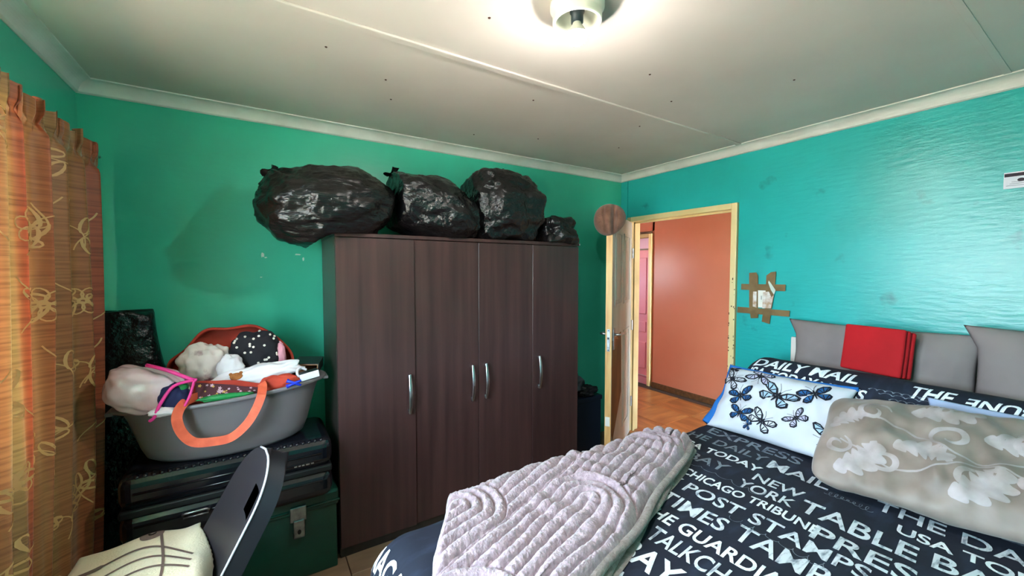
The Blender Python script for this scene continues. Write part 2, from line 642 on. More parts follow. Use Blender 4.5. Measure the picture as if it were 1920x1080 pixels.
# chipped paint spots on the back wall
for (px, pz, w_, h_) in ((.03, 1.585, .014, .020), (.045, 1.57, .010, .007), (.205, 1.59, .022, .007), (.235, 1.565, .008, .014), (.02, 1.46, .01, .003)):
    n = 9
    vs = [(px + w_ * math.cos(2 * PI * k / n) * random.uniform(.4, 1), YB - .0008, pz + h_ * math.sin(2 * PI * k / n) * random.uniform(.4, 1)) for k in range(n)]
    vs += [(v[0], YB + .001, v[2]) for v in vs]
    fs = [tuple(range(n))] + [(k, n + k, n + (k + 1) % n, (k + 1) % n) for k in range(n)]
    obj('paint_chip', pydata(vs, fs), M_whitechip, wb)

# ceiling battens and nail heads
tb = struct(box('trim_1', (XL + .06, XR - .06, 1.525, 1.560, ZC - .009, ZC), M_ceil, bev=.003), 'slim batten over the ceiling joint parallel to the wardrobe wall')
struct(box('trim_2', (XL + .06, XR - .06, .352, .376, ZC - .003, ZC), M_ceil, bev=.001), 'flat joint strip on the ceiling above the bed')
bmN = bmesh.new()
bmesh.ops.create_uvsphere(bmN, u_segments=8, v_segments=4, radius=.006)
meN = bm_mesh(bmN)
meN.materials.append(M_chip)
for (nx, ny) in ((.52, 1.9), (.60, 2.1), (1.22, 1.72), (1.5, 1.22), (1.83, 1.35), (1.98, 1.68), (.55, 1.2), (.7, 1.25), (2.2, 2.05), (1.6, 2.2), (1.2, 2.35), (.25, 1.75), (2.1, .9)):
    t = bpy.data.objects.new('nail_head', meN)
    COL.objects.link(t)
    t.location = (nx, ny, ZC + .002)
    t.parent = ce


# cornices
def cornice(name, p0, p1, inward, label, m0, m1):
    # profile: (inward offset, z)
    prof = [(0, ZK), (.004, ZK - .0), (.010, ZK + .004)]
    for k in range(9):
        a = PI / 2 * k / 8
        prof.append((.012 + .048 * (1 - math.cos(a)), ZK + .006 + .046 * math.sin(a)))
    prof += [(.066, ZK + .053), (.066, ZC), (0, ZC)]
    p0, p1, inw = Vector(p0), Vector(p1), Vector(inward)
    d = (p1 - p0).normalized()
    vs, fs = [], []
    n = len(prof)
    for (p, sgn) in ((p0, m0), (p1, m1)):
        for (o, z) in prof:
            q = p + inw * o + d * o * sgn
            vs.append((q.x, q.y, z))
    for k in range(n):
        fs.append((k, (k + 1) % n, n + (k + 1) % n, n + k))
    fs += [tuple(range(n))[::-1], tuple(range(n, 2 * n))]
    me = pydata(vs, fs)
    return struct(obj(name, me, M_corn), label)


cornice('trim_3', (XL, YB, 0), (XR, YB, 0), (0, -1, 0), 'white coved cornice above the wardrobe wall', 1, -1)
cornice('trim_4', (XR, YB, 0), (XR, YF, 0), (-1, 0, 0), 'white coved cornice above the bed wall and doorway', 1, -1)
cornice('trim_5', (XL, YF, 0), (XL, YB, 0), (1, 0, 0), 'white coved cornice above the curtain wall', 1, -1)

# window in the left wall
wn = thing('window_1', 'steel framed window behind the gold curtain', None, (XL - .1, (WY0 + WY1) / 2, WZ0), kind='structure')
for yy in (WY0 + .02, (WY0 * 2 + WY1) / 3, (WY0 + WY1 * 2) / 3, WY1 - .02):
    box('window_mullion', (XL - .12, XL - .08, yy - .02, yy + .02, WZ0, WZ1), M_cream, wn)
for zz in (WZ0 + .02, WZ1 - .35, WZ1 - .02):
    box('window_rail', (XL - .115, XL - .085, WY0, WY1, zz - .018, zz + .018), M_cream, wn)
ys = [WY0 + .02, (WY0 * 2 + WY1) / 3, (WY0 + WY1 * 2) / 3, WY1 - .02]
for i in range(3):
    for (z0, z1) in ((WZ0 + .038, WZ1 - .368), (WZ1 - .332, WZ1 - .038)):
        box('window_pane', (XL - .102, XL - .098, ys[i] + .02, ys[i + 1] - .02, z0, z1), M_glass, wn)
struct(box('exterior_ground', (-30, XL - .25, -20, 20, -.3, -.15), M_ground), 'sandy ground outside the window')

# hallway
struct(box('wall_hall', (XH, XH + .12, YF, 3.345, 0, ZC + .05), M_orange), 'orange hallway wall seen through the doorway')
struct(boxes('wall_hall_recess', [(XH + .03, XH + .12, 3.345, 3.40, 0, ZC + .05), (XH + .03, XH + .12, 3.345, 4.3, 2.0, ZC + .05),
                                  (XH + .03, XH + .12, 4.2, 4.7, 0, 2.0)], M_orange), 'orange hallway wall around the pink door')
struct(box('wall_hall_end', (XR, XH + .12, 4.7, 4.8, 0, ZC + .05), M_orange), 'orange wall closing the hallway')
struct(boxes('wall_hall_side', [(XR, XR + WT, YB + .15, 4.0, 0, ZC + .05), (XR, XR + WT, 4.4, 4.7, 0, ZC + .05), (XR, XR + WT, 4.0, 4.4, 0, 1.3), (XR, XR + WT, 4.0, 4.4, 1.75, ZC + .05)], M_orange), 'orange hallway wall beyond the doorway')  # the gap is an added, unseen opening that lights the pink door
struct(box('ceiling_hall', (XR + WT, XH + .12, YF, 4.8, ZC, ZC + .1), M_ceil), 'off-white hallway ceiling')
struct(box('wall_hall_lintel', (XR + WT, XH + .12, YF - .1, YF, 2.1, ZC + .05), M_orange), 'wall over the open end of the hallway')
struct(box('exterior_yard', (-30, 30, -30, YF - .2, -.3, -.02), M_ground), 'sandy yard outside the hallway')
struct(box('baseboard_hall', (XH - .014, XH, YF, 3.345, 0, .07), M_base, bev=.003), 'dark wooden baseboard under the orange wall')

# pink door and its frame at the end of the hall wall
pd = thing('door_2', 'pink panelled door at the far end of the hallway', None, (XH + .03, 3.8, 0), kind='structure')
box('door_leaf', (XH + .055, XH + .09, 3.43, 4.17, .11, 1.76), M_pink, pd)
for (y0, y1, z0, z1) in ((3.50, 3.78, .2, .55), (3.84, 4.1, .2, .55), (3.50, 3.78, .68, .82), (3.84, 4.1, .68, .82), (3.50, 3.78, .92, 1.66), (3.84, 4.1, .92, 1.66)):
    box('door_panel', (XH + .045, XH + .056, y0, y1, z0, z1), M_pink, pd, bev=.008)
box('floor_reflection', (XH + .03, XH + .10, 3.43, 4.17, 0, .085), M_pink, pd)  # pink block standing for the pink reflection on the floor
box('fanlight', (XH + .06, XH + .08, 3.43, 4.17, 1.78, 1.92), M_lilac, pd)  # lit look at the doorway top is put into the pale lilac
tf = thing('trim_6', 'cream door frame around the pink hallway door', None, (XH, 3.8, 0), kind='structure')
box('jamb', (XH - .012, XH + .10, 3.385, 3.43, 0, 1.965), M_cream, tf, bev=.004)
box('jamb', (XH - .012, XH + .10, 4.17, 4.215, 0, 1.965), M_cream, tf, bev=.004)
box('head', (XH - .012, XH + .10, 3.43, 4.17, 1.915, 1.965), M_jamb, tf, bev=.004)

# bedroom door frame
fr = thing('trim_7', 'cream painted frame of the open bedroom door', None, (XR, (DY0 + DY1) / 2, 0), kind='structure')
jw = .042
box('jamb', (XR - .012, XR + WT + .01, DY0, DY0 + jw, 0, DZ), M_cream, fr, bev=.004)
box('jamb', (XR - .012, XR + WT + .01, DY1 - jw, DY1, 0, DZ), M_jamb, fr, bev=.004)
box('head', (XR - .012, XR + WT + .01, DY0 + jw, DY1 - jw, DZ - jw, DZ), M_cream, fr, bev=.004)
box('door_stop', (XR + .035, XR + .06, DY0 + jw, DY0 + jw + .014, 0, DZ - jw), M_cream, fr)
box('door_stop', (XR + .035, XR + .06, DY1 - jw - .014, DY1 - jw, 0, DZ - jw), M_jamb, fr)
box('door_stop', (XR + .035, XR + .06, DY0 + jw, DY1 - jw, DZ - jw - .014, DZ - jw), M_cream, fr)
random.seed(3)
for k in range(26):
    z = random.uniform(.75, 1.45)
    y = DY0 + random.choice((.004, .006, .02, .038, .04)) + random.uniform(-.003, .003)
    w_, h_ = random.uniform(.002, .005), random.uniform(.003, .013)
    n = 7
    vs = [(XR - .0128, y + w_ * math.cos(2 * PI * i / n) * random.uniform(.5, 1), z + h_ * math.sin(2 * PI * i / n) * random.uniform(.5, 1)) for i in range(n)]
    vs += [(XR - .011, v[1], v[2]) for v in vs]
    obj('paint_chip', pydata(vs, [tuple(range(n))] + [(i, n + i, n + (i + 1) % n, (i + 1) % n) for i in range(n)]), M_chip, fr)

# open bedroom door leaf: local frame, u from hinge to free edge, n = visible face normal
HX, HY = XR - .03, DY1 - .045
FX, FY = 2.195, 2.125
du = Vector((FX - HX, FY - HY, 0))
LW = du.length
du.normalize()
dn = Vector((-du.y, du.x, 0))       # points to camera right
if dn.y > 0:
    dn = -dn
MD = Matrix(((du.x, dn.x, 0, HX), (du.y, dn.y, 0, HY), (0, 0, 1, 0), (0, 0, 0, 1)))
dr = thing('door_1', 'worn white panelled bedroom door standing open', None, (HX, HY, 0), kind='structure')
DT = .046
DZT = 1.925
box('door_leaf', (0, LW - .004, -DT / 2, DT / 2, .012, DZT), M_doorw, dr, M=MD)
box('edge_lipping', (LW - .004, LW, -DT / 2, DT / 2, .012, DZT), M_pine, dr, M=MD)
for (u0, u1, z0, z1, rnd) in ((.10, .36, 1.22, 1.80, 1), (.44, .70, 1.22, 1.80, 1), (.10, .36, .18, 1.0, 0)):
    bm = bmesh.new()
    for (a0, a1, b0, b1) in ((u0, u0 + .022, z0, z1), (u1 - .022, u1, z0, z1), (u0, u1, z1 - .022, z1), (u0, u1, z0, z0 + .022)):
        add_box(bm, a0, a1, DT / 2 - .002, DT / 2 + .007, b0, b1, M=MD, bev=.003, seg=1)
    obj('panel_moulding', bm_mesh(bm), M_doorw, dr)
    box('raised_panel', (u0 + .05, u1 - .05, DT / 2 - .001, DT / 2 + .006, z0 + .05, z1 - .05), M_doorw, dr, M=MD, bev=.004)
vs = [MD @ Vector(p) for p in ((.76, DT / 2 + .0015, .97), (.44, DT / 2 + .0015, 1.0), (.41, DT / 2 + .0015, .50), (.72, DT / 2 + .0015, .20), (.765, DT / 2 + .0015, .26))]
vb = [MD @ (MD.inverted() @ v - Vector((0, .002, 0))) for v in vs]
n = 5
tag(obj('delaminated_patch', pydata(vs + vb, [tuple(range(n))] + [(i, n + i, n + (i + 1) % n, (i + 1) % n) for i in range(n)]), M_delam, dr), 'brown bare patch where the door skin has peeled off')
lp = box('lock_plate', (LW - .001, LW + .0025, -.011, .011, .895, 1.06), M_chrome, dr, M=MD)
for zz in (1.05, .905):
    box('screw', (LW + .002, LW + .0035, -.004, .004, zz - .004, zz + .004), M_holder, lp, M=MD)
box('latch_bolt', (LW + .002, LW + .009, -.006, .006, .985, 1.0), M_holder, lp, M=MD)
box('dead_bolt', (LW + .002, LW + .006, -.006, .006, .93, .955), M_steel, lp, M=MD)
for sgn in (1, -1):
    pl_ = box('handle_plate', (LW - .085, LW - .045, sgn * DT / 2 + min(0, sgn * .008), sgn * DT / 2 + max(0, sgn * .008), .90, 1.06), M_chrome, dr, M=MD, bev=.002)
    pts = [MD @ Vector(p) for p in ((LW - .065, sgn * DT / 2, 1.015), (LW - .065, sgn * (DT / 2 + .045), 1.015), (LW - .075, sgn * (DT / 2 + .052), 1.015), (LW - .17, sgn * (DT / 2 + .052), 1.012))]
    obj('door_handle', tube_me(pts, .0085, 10), M_steel, pl_, smooth=True)
box('bottom_tag', (LW, LW + .003, -.018, .016, .33, .40), M_plate, dr, M=MD)
for zz in (.3, 1.0, 1.65):
    obj('hinge', tube_me([(HX + .012, HY - .035, zz - .045), (HX + .012, HY - .035, zz + .045)], .007, 8), M_chrome, dr)

struct(box('wall_next_room', (XH + .12, XH + .2, 3.3, 4.8, 0, ZC + .05), M_plaster), 'plain wall closing off behind the pink door')

# ------------------------------------------------------------ wardrobe
WX0, WX1, WYF, WYB, WZT = .332, 1.932, 2.164, 2.64, 1.688
wd = thing('wardrobe', 'tall dark brown four-door wardrobe against the teal wall', 'wardrobe', ((WX0 + WX1) / 2, (WYF + WYB) / 2, 0))
DTK = .018
box('side_panel', (WX0, WX0 + .018, WYF + DTK, WYB, .02, WZT - .02), M_wengeside, wd, bev=.001, seg=1)
box('side_panel', (WX1 - .018, WX1, WYF + DTK, WYB, .02, WZT - .02), M_wengeside, wd, bev=.001, seg=1)
box('top_board', (WX0 - .003, WX1 + .003, WYF - .004, WYB, WZT - .02, WZT), M_wenge, wd, bev=.002, seg=1)
box('back_panel', (WX0 + .018, WX1 - .018, WYB - .006, WYB - .001, .02, WZT - .02), M_wengeside, wd)
box('plinth', (WX0 + .005, WX1 - .005, WYF + .03, WYB - .02, 0, .06), M_wengeside, wd)
box('corner_cap', (WX1 + .001, WX1 + .007, WYF - .006, WYF + .002, WZT - .014, WZT - .003), M_wbox, wd)
dw = (WX1 - WX0) / 4


def bow_handle(x, z0, z1, yface, parent):
    def f(u, v):
        z = z0 + (z1 - z0) * u
        k = math.sin(PI * u)
        out = .018 + .016 * k
        wv = .0075 + .0035 * k
        th = 2 * PI * v
        return (x + wv * math.cos(th), yface - out + .005 * math.sin(th), z)
    me = grid(f, 20, 10, cv=True)
    mes = [me]
    for zz in (z0 + .012, z1 - .012):
        bm = bmesh.new()
        add_box(bm, x - .007, x + .007, yface - .022, yface, zz - .012, zz + .012, bev=.003, seg=1)
        mes.append(bm_mesh(bm))
    return obj('handle', join_me(mes), M_steel, parent, smooth=True)


for i in range(4):
    x0, x1 = WX0 + i * dw + .0015, WX0 + (i + 1) * dw - .0015
    ajar = -.007 if i == 0 else 0.0
    bm = bmesh.new()
    add_box(bm, x0, x1, WYF, WYF + DTK - .002, .065, WZT - .024, bev=.0015, seg=1)
    if i == 0:
        for v in bm.verts:     # door hangs a little open on its handle side
            v.co.y -= .012 * (v.co.x - x0) / dw
    d = obj('door', bm_mesh(bm), M_wenge, wd)
    hx = (.694, 1.083, 1.176, 1.580)[i]
    bow_handle(hx, .711, .928, WYF - (.011 if i == 0 else 0), d)


# ------------------------------------------------------------ bin bags
def bin_bag(label, c, r, axis, seed, name='bin_bag', amp=.16, mtl=M_bag, e=.86, floorz=WZT + .002, droop=None, knot=True, skew=0.0, xl=(-9, 9), nu=150, nv=90):
    c = Vector(c)
    ax = Vector(axis).normalized()
    a1 = ax.cross(Vector((.3, 1, .2))).normalized()
    a2 = ax.cross(a1)

    def f(u, v):
        th = 2 * PI * u
        ph = PI * (v - .5)
        d = a1 * (math.cos(ph) * math.cos(th)) + a2 * (math.cos(ph) * math.sin(th)) + ax * math.sin(ph)
        q = Vector(tuple(math.copysign(abs(k) ** e, k) for k in d))
        near = max(0, math.sin(ph))
        k = 1 + amp * nz(d, 1.5, seed) + amp * .45 * nz(d, 3.6, seed + 4)
        # folds running to the knot
        fr = noise.noise(Vector((math.cos(th) * 4.5, math.sin(th) * 4.5, seed + v * 1.3)))
        k += .11 * near ** 1.5 * fr * math.cos(ph) ** .5
        # crumples
        cr = 1 - abs(noise.noise(d * 5.5 + Vector((seed * 3.1, 1, 2))))
        cr2 = 1 - abs(noise.noise(d * 11 + Vector((seed * 5.1, 4, 2))))
        k += .030 * (cr ** 3 - .5) + .008 * (cr2 ** 3 - .5)
        k *= 1 + .16 * near ** 14
        p = c + Vector((q.x * r[0], q.y * r[1], q.z * r[2])) * k
        p.z += skew * (p.x - c.x)
        if p.x > xl[1]:
            p.x = xl[1] + (p.x - xl[1]) * .12
        if p.x < xl[0]:
            p.x = xl[0] + (p.x - xl[0]) * .12
        fz = floorz if droop is None else droop(p)
        if p.z < fz:
            p.z = fz + (p.z - fz) * .04
        p.y = min(p.y, YB - .005)
        return p
    t = thing(name, label, 'bin bag', (c.x, c.y, floorz), group='bin bags on the wardrobe top')
    obj('liner', grid(f, nu, nv, cu=True), mtl, t, smooth=True)
    if knot:
        top = f(0, .985)

        def g(u, v):
            th = 2 * PI * u
            rr = .024 + .020 * v + .008 * math.sin(5 * th + seed) * v - .012 * math.sin(PI * v)
            d = a1 * math.cos(th) * rr + a2 * math.sin(th) * rr + ax * (.036 * v + .012 * math.sin(4 * th + seed) * v)
            return top - ax * .020 + d
        obj('knot', grid(g, 30, 8, cu=True), mtl, t, smooth=True)
    return t


def droop1(p):
    # rests on the wardrobe top, sags past its left end and front edge
    k = smoothstep(.335, .10, p.x)
    k2 = smoothstep(WYF + .0, WYF - .09, p.y)
    return WZT + .003 - .16 * k - .02 * k2 * (1 if p.x < .7 else .3)


def droopf(p):
    k2 = smoothstep(WYF - .006, WYF - .08, p.y)
    return WZT + .003 - .06 * k2


bin_bag('large black bin bag hanging over the left end of the wardrobe top', (.335, 2.29, 1.822), (.325, .27, .210), (-.60, .15, .70), 2.2, mtl=M_bagstr, droop=droop1, e=.96, skew=.10, amp=.12, xl=(-9, .645))
bin_bag('black bin bag slumped between two others on the wardrobe top', (.90, 2.33, 1.845), (.300, .28, .205), (-.55, .15, .8), 5.4, droop=droopf, e=.95, skew=-.14, amp=.12, xl=(.665, 1.115))
bin_bag('tallest upright black bin bag on the wardrobe top', (1.38, 2.33, 1.895), (.285, .25, .245), (.25, .35, .9), 8.1, droop=droopf, e=.74, xl=(1.135, 1.63))
bin_bag('small crumpled black bag at the right end of the wardrobe top', (1.775, 2.27, 1.755), (.165, .16, .115), (-.35, -.2, .9), 11.3, droop=droopf, amp=.3, knot=False, xl=(1.65, 9), nu=100, nv=60)

# ------------------------------------------------------------ hat on the door corner
HCc = Vector((FX, FY, 0)) + du * .012 + Vector((0, 0, 1.868))


def hat_f(u, v):
    th = 2 * PI * u
    ph = PI / 2 * (1 - v * 1.32)
    cph = math.cos(ph)
    r = .112 * max(0, cph) ** .75 if ph > 0 else .112 * (1 - .10 * (ph / -.5) ** 2)
    hgt = .085 * math.sin(ph)
    crease = -.050 * math.exp(-((math.cos(th) * r - .034) / .016) ** 2) * max(0, math.sin(ph)) ** .6
    ridge = -.020 * math.exp(-((math.cos(th) * r + .032 + .01 * math.sin(th)) / .009) ** 2) * max(0, math.sin(ph))
    w_ = 1 + .035 * math.sin(2 * th + .6) + .025 * math.sin(3 * th + 1)
    rt = Vector((math.cos(YAW + .25), -math.sin(YAW + .25), 0))
    fwd = Vector((-math.sin(YAW + .25), -math.cos(YAW + .25), 0))
    upv = Vector((0, 0, 1))
    return HCc + rt * (r * math.cos(th) * w_) + upv * (r * math.sin(th) * w_ * 1.04) + fwd * (hgt + crease + ridge - .0)


ht = thing('hat', 'brown felt hat hooked over the top corner of the open door', 'hat', tuple(HCc))
obj('crown', grid(hat_f, 72, 36, cu=True), M_hat, ht, smooth=True)
rt = Vector((math.cos(YAW + .25), -math.sin(YAW + .25), 0))
fwd = Vector((-math.sin(YAW + .25), -math.cos(YAW + .25), 0))
pts = []
for k in range(49):
    th = 2 * PI * k / 48
    w_ = 1 + .035 * math.sin(2 * th + .6) + .025 * math.sin(3 * th + 1)
    pts.append(HCc + rt * .1005 * math.cos(th) * w_ + V(0, 0, .104) * math.sin(th) * w_ + fwd * -.044)
obj('rim', tube_me(pts, .007, 8, caps=False), M_hat, ht, smooth=True)

# ------------------------------------------------------------ ceiling light
LX, LY = .905, 1.03
cl = thing('ceiling_light', 'bare lit bulb in a round white ceiling fitting', 'light', (LX, LY, ZC))
obj('ceiling_rose', lathe_me([(.001, -.001), (.085, -.001), (.088, -.006), (.088, -.020), (.084, -.024), (.078, -.040), (.080, -.043), (.078, -.047), (.080, -.050),
                              (.078, -.054), (.080, -.057), (.079, -.064), (.071, -.064), (.070, -.058), (.072, -.055), (.070, -.051), (.072, -.047), (.070, -.043), (.068, -.020), (.001, -.018)], 48, (LX, LY, ZC)), M_ring, cl, smooth=True)
obj('lamp_holder', lathe_me([(.001, -.018), (.024, -.018), (.024, -.030), (.020, -.034), (.020, -.062), (.001, -.062)], 24, (LX, LY, ZC)), M_holder, cl, smooth=True)
obj('added_bulb_collar', lathe_me([(.013, -.062), (.016, -.070), (.026, -.086), (.0365, -.102)], 28, (LX, LY, ZC)), M_ring, cl, smooth=True)  # opaque collar added to keep bulb light off the ceiling
obj('bulb', lathe_me([(.0365, -.102), (.0315, -.112), (.0250, -.121), (.016, -.129), (.008, -.1325), (.001, -.1335)], 28, (LX, LY, ZC)), M_bulb, cl, smooth=True)
obj('bulb_cap', lathe_me([(.001, -.058), (.0135, -.058), (.0135, -.068), (.001, -.068)], 20, (LX, LY, ZC)), M_chrome, cl)

# ------------------------------------------------------------ curtain and rod
CY0, CY1, CZ0, CZ1 = 1.42, 2.47, .30, 2.035
CXc = -.575


def curt(u, v, off=0.0):
    y = CY0 + (CY1 - CY0) * u
    z = CZ0 + (CZ1 - CZ0) * v
    s = y * 1.0
    ph = 2 * PI * (s / .155) + 1.1 * math.sin(s * 7.3) + .25 * math.sin(z * 2.2)
    amp = .030 * (1 - .25 * v) + .008 * math.sin(s * 17)
    x = CXc + amp * math.sin(ph) + .010 * math.sin(2.1 * ph + z * 1.6) * (1 - .5 * v) - .045 * (1 - v) * (1 - v)
    y2 = y - .02 * (1 - v) * u + .012 * math.cos(ph) - .02 * (1 - v) ** 2 * u
    x += .012 * nz((s * 6, z * .8, 0), 1, 3)
    gat = smoothstep(.93, .965, v)
    x = CXc + (x - CXc) * (1 - .55 * gat)
    x += gat * .013 * math.sin(ph * 3.3 + 2 * math.sin(s * 23))
    y2 += gat * .006 * math.sin(ph * 6.1)
    x -= .018 * math.exp(-((v - .955) / .012) ** 2) * math.copysign(1, x - CXc) * min(1, abs(x - CXc) / .02)
    return Vector((x + off, y2, z + gat * .010 * math.sin(s * 60) * (v - .955) / .045))


cu = thing('curtain', 'gold embroidered curtain with backlit orange bands painted in, hanging at the window', 'curtain', (CXc, (CY0 + CY1) / 2, CZ0))
obj('drape', grid(curt, 360, 110, uv=True), M_curt, cu, smooth=True)


def curt_uv(y, z):
    return (y - CY0) / (CY1 - CY0), (z - CZ0) / (CZ1 - CZ0)


def ribbon_on(fn, path, w, closed=False):
    """flat ribbon of width w following path (2D) mapped through fn(a, b)"""
    vs, fs = [], []
    n = len(path)
    for i, p in enumerate(path):
        if closed:
            q0, q1 = path[(i - 1) % n], path[(i + 1) % n]
        else:
            q0, q1 = path[max(i - 1, 0)], path[min(i + 1, n - 1)]
        t = Vector((q1[0] - q0[0], q1[1] - q0[1]))
        if t.length < 1e-9:
            t = Vector((1, 0))
        t.normalize()
        nn = Vector((-t.y, t.x))
        ww = w[i] if isinstance(w, list) else w
        for s_ in (-.5, .5):
            vs.append(fn(p[0] + nn.x * ww * s_, p[1] + nn.y * ww * s_))
    for i in range(n - (0 if closed else 1)):
        j = (i + 1) % n
        fs.append((2 * i, 2 * j, 2 * j + 1, 2 * i + 1))
    return pydata(vs, fs)


def curt_pt(y, z):
    u, v = curt_uv(y, z)
    e = 1e-3
    p = curt(u, v)
    tu = curt(u + e, v) - curt(u - e, v)
    tv = curt(u, v + e) - curt(u, v - e)
    n_ = tu.cross(tv).normalized()
    if n_.x < 0 and abs(n_.x) > .05:
        n_ = -n_
    if abs(n_.x) <= .05:
        n_ = n_ if n_.y < 0 else -n_
    return p + n_ * .0022


mes = []
random.seed(21)
motifs = []
for zi in range(7):
    for yi in range(8):
        motifs.append((CY0 + .10 + yi * .168 + (.08 if zi % 2 else 0), CZ0 + .12 + zi * .245 + random.uniform(-.03, .03)))
for (my, mz) in motifs:
    if my > CY1 - .06 or mz > CZ1 - .14:
        continue
    kind = random.random()
    rot = random.uniform(0, 6.28)
    if kind < .4:
        for k in range(6):
            a = rot + 2 * PI * k / 6
            path = []
            for q in range(13):
                th = 2 * PI * q / 12
                rr, ss = .032 + .022 * math.cos(th), .018 * math.sin(th)
                path.append((my + rr * math.cos(a) - ss * math.sin(a), mz + rr * math.sin(a) + ss * math.cos(a)))
            mes.append(ribbon_on(curt_pt, path, .0045))
        path = [(my + .008 * math.cos(q), mz + .008 * math.sin(q)) for q in [2 * PI * k / 10 for k in range(11)]]
        mes.append(ribbon_on(curt_pt, path, .006))
    # stem scroll
    path = []
    for q in range(26):
        s_ = q / 25
        path.append((my + .10 * math.sin(2.6 * s_ + rot), mz + .17 * (s_ - .5) + .02 * math.sin(6 * s_)))
    path = [(min(max(p[0], CY0 + .01), CY1 - .01), min(p[1], CZ1 - .1)) for p in path]
    mes.append(ribbon_on(curt_pt, path, .004))
    for k in range(3):
        b0 = path[5 + 7 * k]
        a = rot + 2.2 * k
        lp_ = []
        for q in range(13):
            th = 2 * PI * q / 12
            rr, ss = .035 + .033 * math.cos(th), .014 * math.sin(th)
            lp_.append((b0[0] + rr * math.cos(a) - ss * math.sin(a), b0[1] + rr * math.sin(a) + ss * math.cos(a)))
        lp_ = [(min(max(p[0], CY0 + .01), CY1 - .01), min(p[1], CZ1 - .1)) for p in lp_]
        mes.append(ribbon_on(curt_pt, lp_, [.0035 + .005 * abs(math.sin(2 * PI * q / 12)) for q in range(13)]))
em = obj('embroidery', join_me(mes), M_embr, cu, smooth=True)
em['kind'] = 'stuff'
rd = thing('curtain_rod', 'thin metal curtain rod above the gold curtain', 'curtain rod', (-.59, 1.8, 2.02))
obj('rod', tube_me([(-.60, .4, 2.005), (-.60, 2.60, 2.020)], .008, 10), M_rod, rd, smooth=True)
obj('bracket', tube_me([(XL, 2.43, 2.06), (-.64, 2.43, 2.06), (-.605, 2.43, 2.035), (-.60, 2.43, 2.0)], .006, 8), M_rod, rd)
obj('bracket', tube_me([(XL, .6, 2.05), (-.64, .6, 2.05), (-.60, .6, 1.99)], .006, 8), M_rod, rd)

# ------------------------------------------------------------ bed
BZ = .60
BX0, BX1, BY0, BY1 = .43, 2.74, -.05, 1.30     # where the top starts to round off
BR = .10


def fold(d, r):
    """arc length d past the edge -> (outward, drop, angle)"""
    if d <= 0:
        return 0, 0, 0
    if d < r * PI / 2:
        a = d / r
        return r * math.sin(a), r * (1 - math.cos(a)), a
    return r, r + d - r * PI / 2, PI / 2


def drape(s, t, h=0.0, puff=1.0):
    ox, dx, ax = fold(BX0 - s, BR + .03)
    oy, dy, ay = fold(t - BY1, BR)
    on, dn_, an = fold(BY0 - t, BR)
    x = (BX0 if s < BX0 else s) - ox
    y = min(max(t, BY0), BY1) + oy - on
    z = BZ - dx - dy - dn_
    z += puff * (.010 * nz((s, t, 0), 3.1, 2) + .006 * nz((s, t, 0), 7.5, 4)) * (1 if dx + dy < .1 else .4)
    n_ = Vector((-math.sin(ax), math.sin(ay) - math.sin(an), max(.02, math.cos(ax) * math.cos(ay) * math.cos(an)))).normalized()
    hang = max(0, dx - .1) + max(0, dy - .1)
    if hang > 0:
        w_ = min(1, hang / .25) * .012
        x += w_ * math.sin(t * 26 + 2 * nz((s, t, 0), 3, 8)) * (1 if dx > .1 else 0)
        y += w_ * math.sin(s * 22 + 2 * nz((s, t, 0), 3, 9)) * (1 if dy > .1 else 0)
    return Vector((x, y, max(z, .09))) + n_ * h


bd = thing('bed', 'double bed under navy printed bedding along the skylit teal wall', 'bed', (1.6, .62, 0))
box('base', (BX0 + .0, BX1 - .0, BY0, BY1 + .02, .08, .34), M_bedbase, bd, bev=.01)
box('mattress', (BX0 - .05, BX1, BY0 - .03, BY1 + .05, .34, .565), M_white, bd, bev=.05, seg=3)
box('headboard', (2.870, 2.890, -.15, 1.205, .1, 1.075), M_headb, bd, bev=.008)
for (lx, ly) in ((BX0 + .1, BY0 + .1), (BX0 + .1, BY1 - .1), (BX1 - .1, BY0 + .1), (BX1 - .1, BY1 - .1)):
    obj('leg', tube_me([(lx, ly, 0), (lx, ly, .085)], [.022, .03], 12), M_bedbase, bd)

dv = thing('duvet', 'navy duvet printed with white newspaper names, spread over the bed', 'duvet', (1.5, .65, BZ))
obj('cover', grid(lambda u, v: drape(.43 - .55 + u * (2.70 - .43 + .55), -.45 + v * (1.30 + .45 + .48)), 190, 130), M_duvet, dv, smooth=True)


# lettering --------------------------------------------------------------
def text_meshes(specs):
    """specs: list of (string, bold, shear) -> list of (verts, faces) normalised to x 0..1, y 0..1"""
    obs = []
    for (s_, bold, sh) in specs:
        cu_ = bpy.data.curves.new('t', 'FONT')
        cu_.body = s_
        cu_.size = 1
        cu_.offset = bold
        cu_.resolution_u = 4
        o = bpy.data.objects.new('t', cu_)
        COL.objects.link(o)
        obs.append(o)
    bpy.context.view_layer.update()
    dg = bpy.context.evaluated_depsgraph_get()
    out = []
    for o, (s_, bold, sh) in zip(obs, specs):
        me = bpy.data.meshes.new_from_object(o.evaluated_get(dg))
        vs = [v.co.copy() for v in me.vertices]
        fs = [tuple(p.vertices) for p in me.polygons]
        x0 = min(v.x for v in vs)
        x1 = max(v.x for v in vs)
        y0 = min(v.y for v in vs)
        y1 = max(v.y for v in vs)
        vs = [((v.x - x0) / (x1 - x0), (v.y - y0) / (y1 - y0)) for v in vs]
        out.append((vs, fs))
        bpy.data.meshes.remove(me)
    for o in obs:
        d_ = o.data
        bpy.data.objects.remove(o)
        bpy.data.curves.remove(d_)
    return out


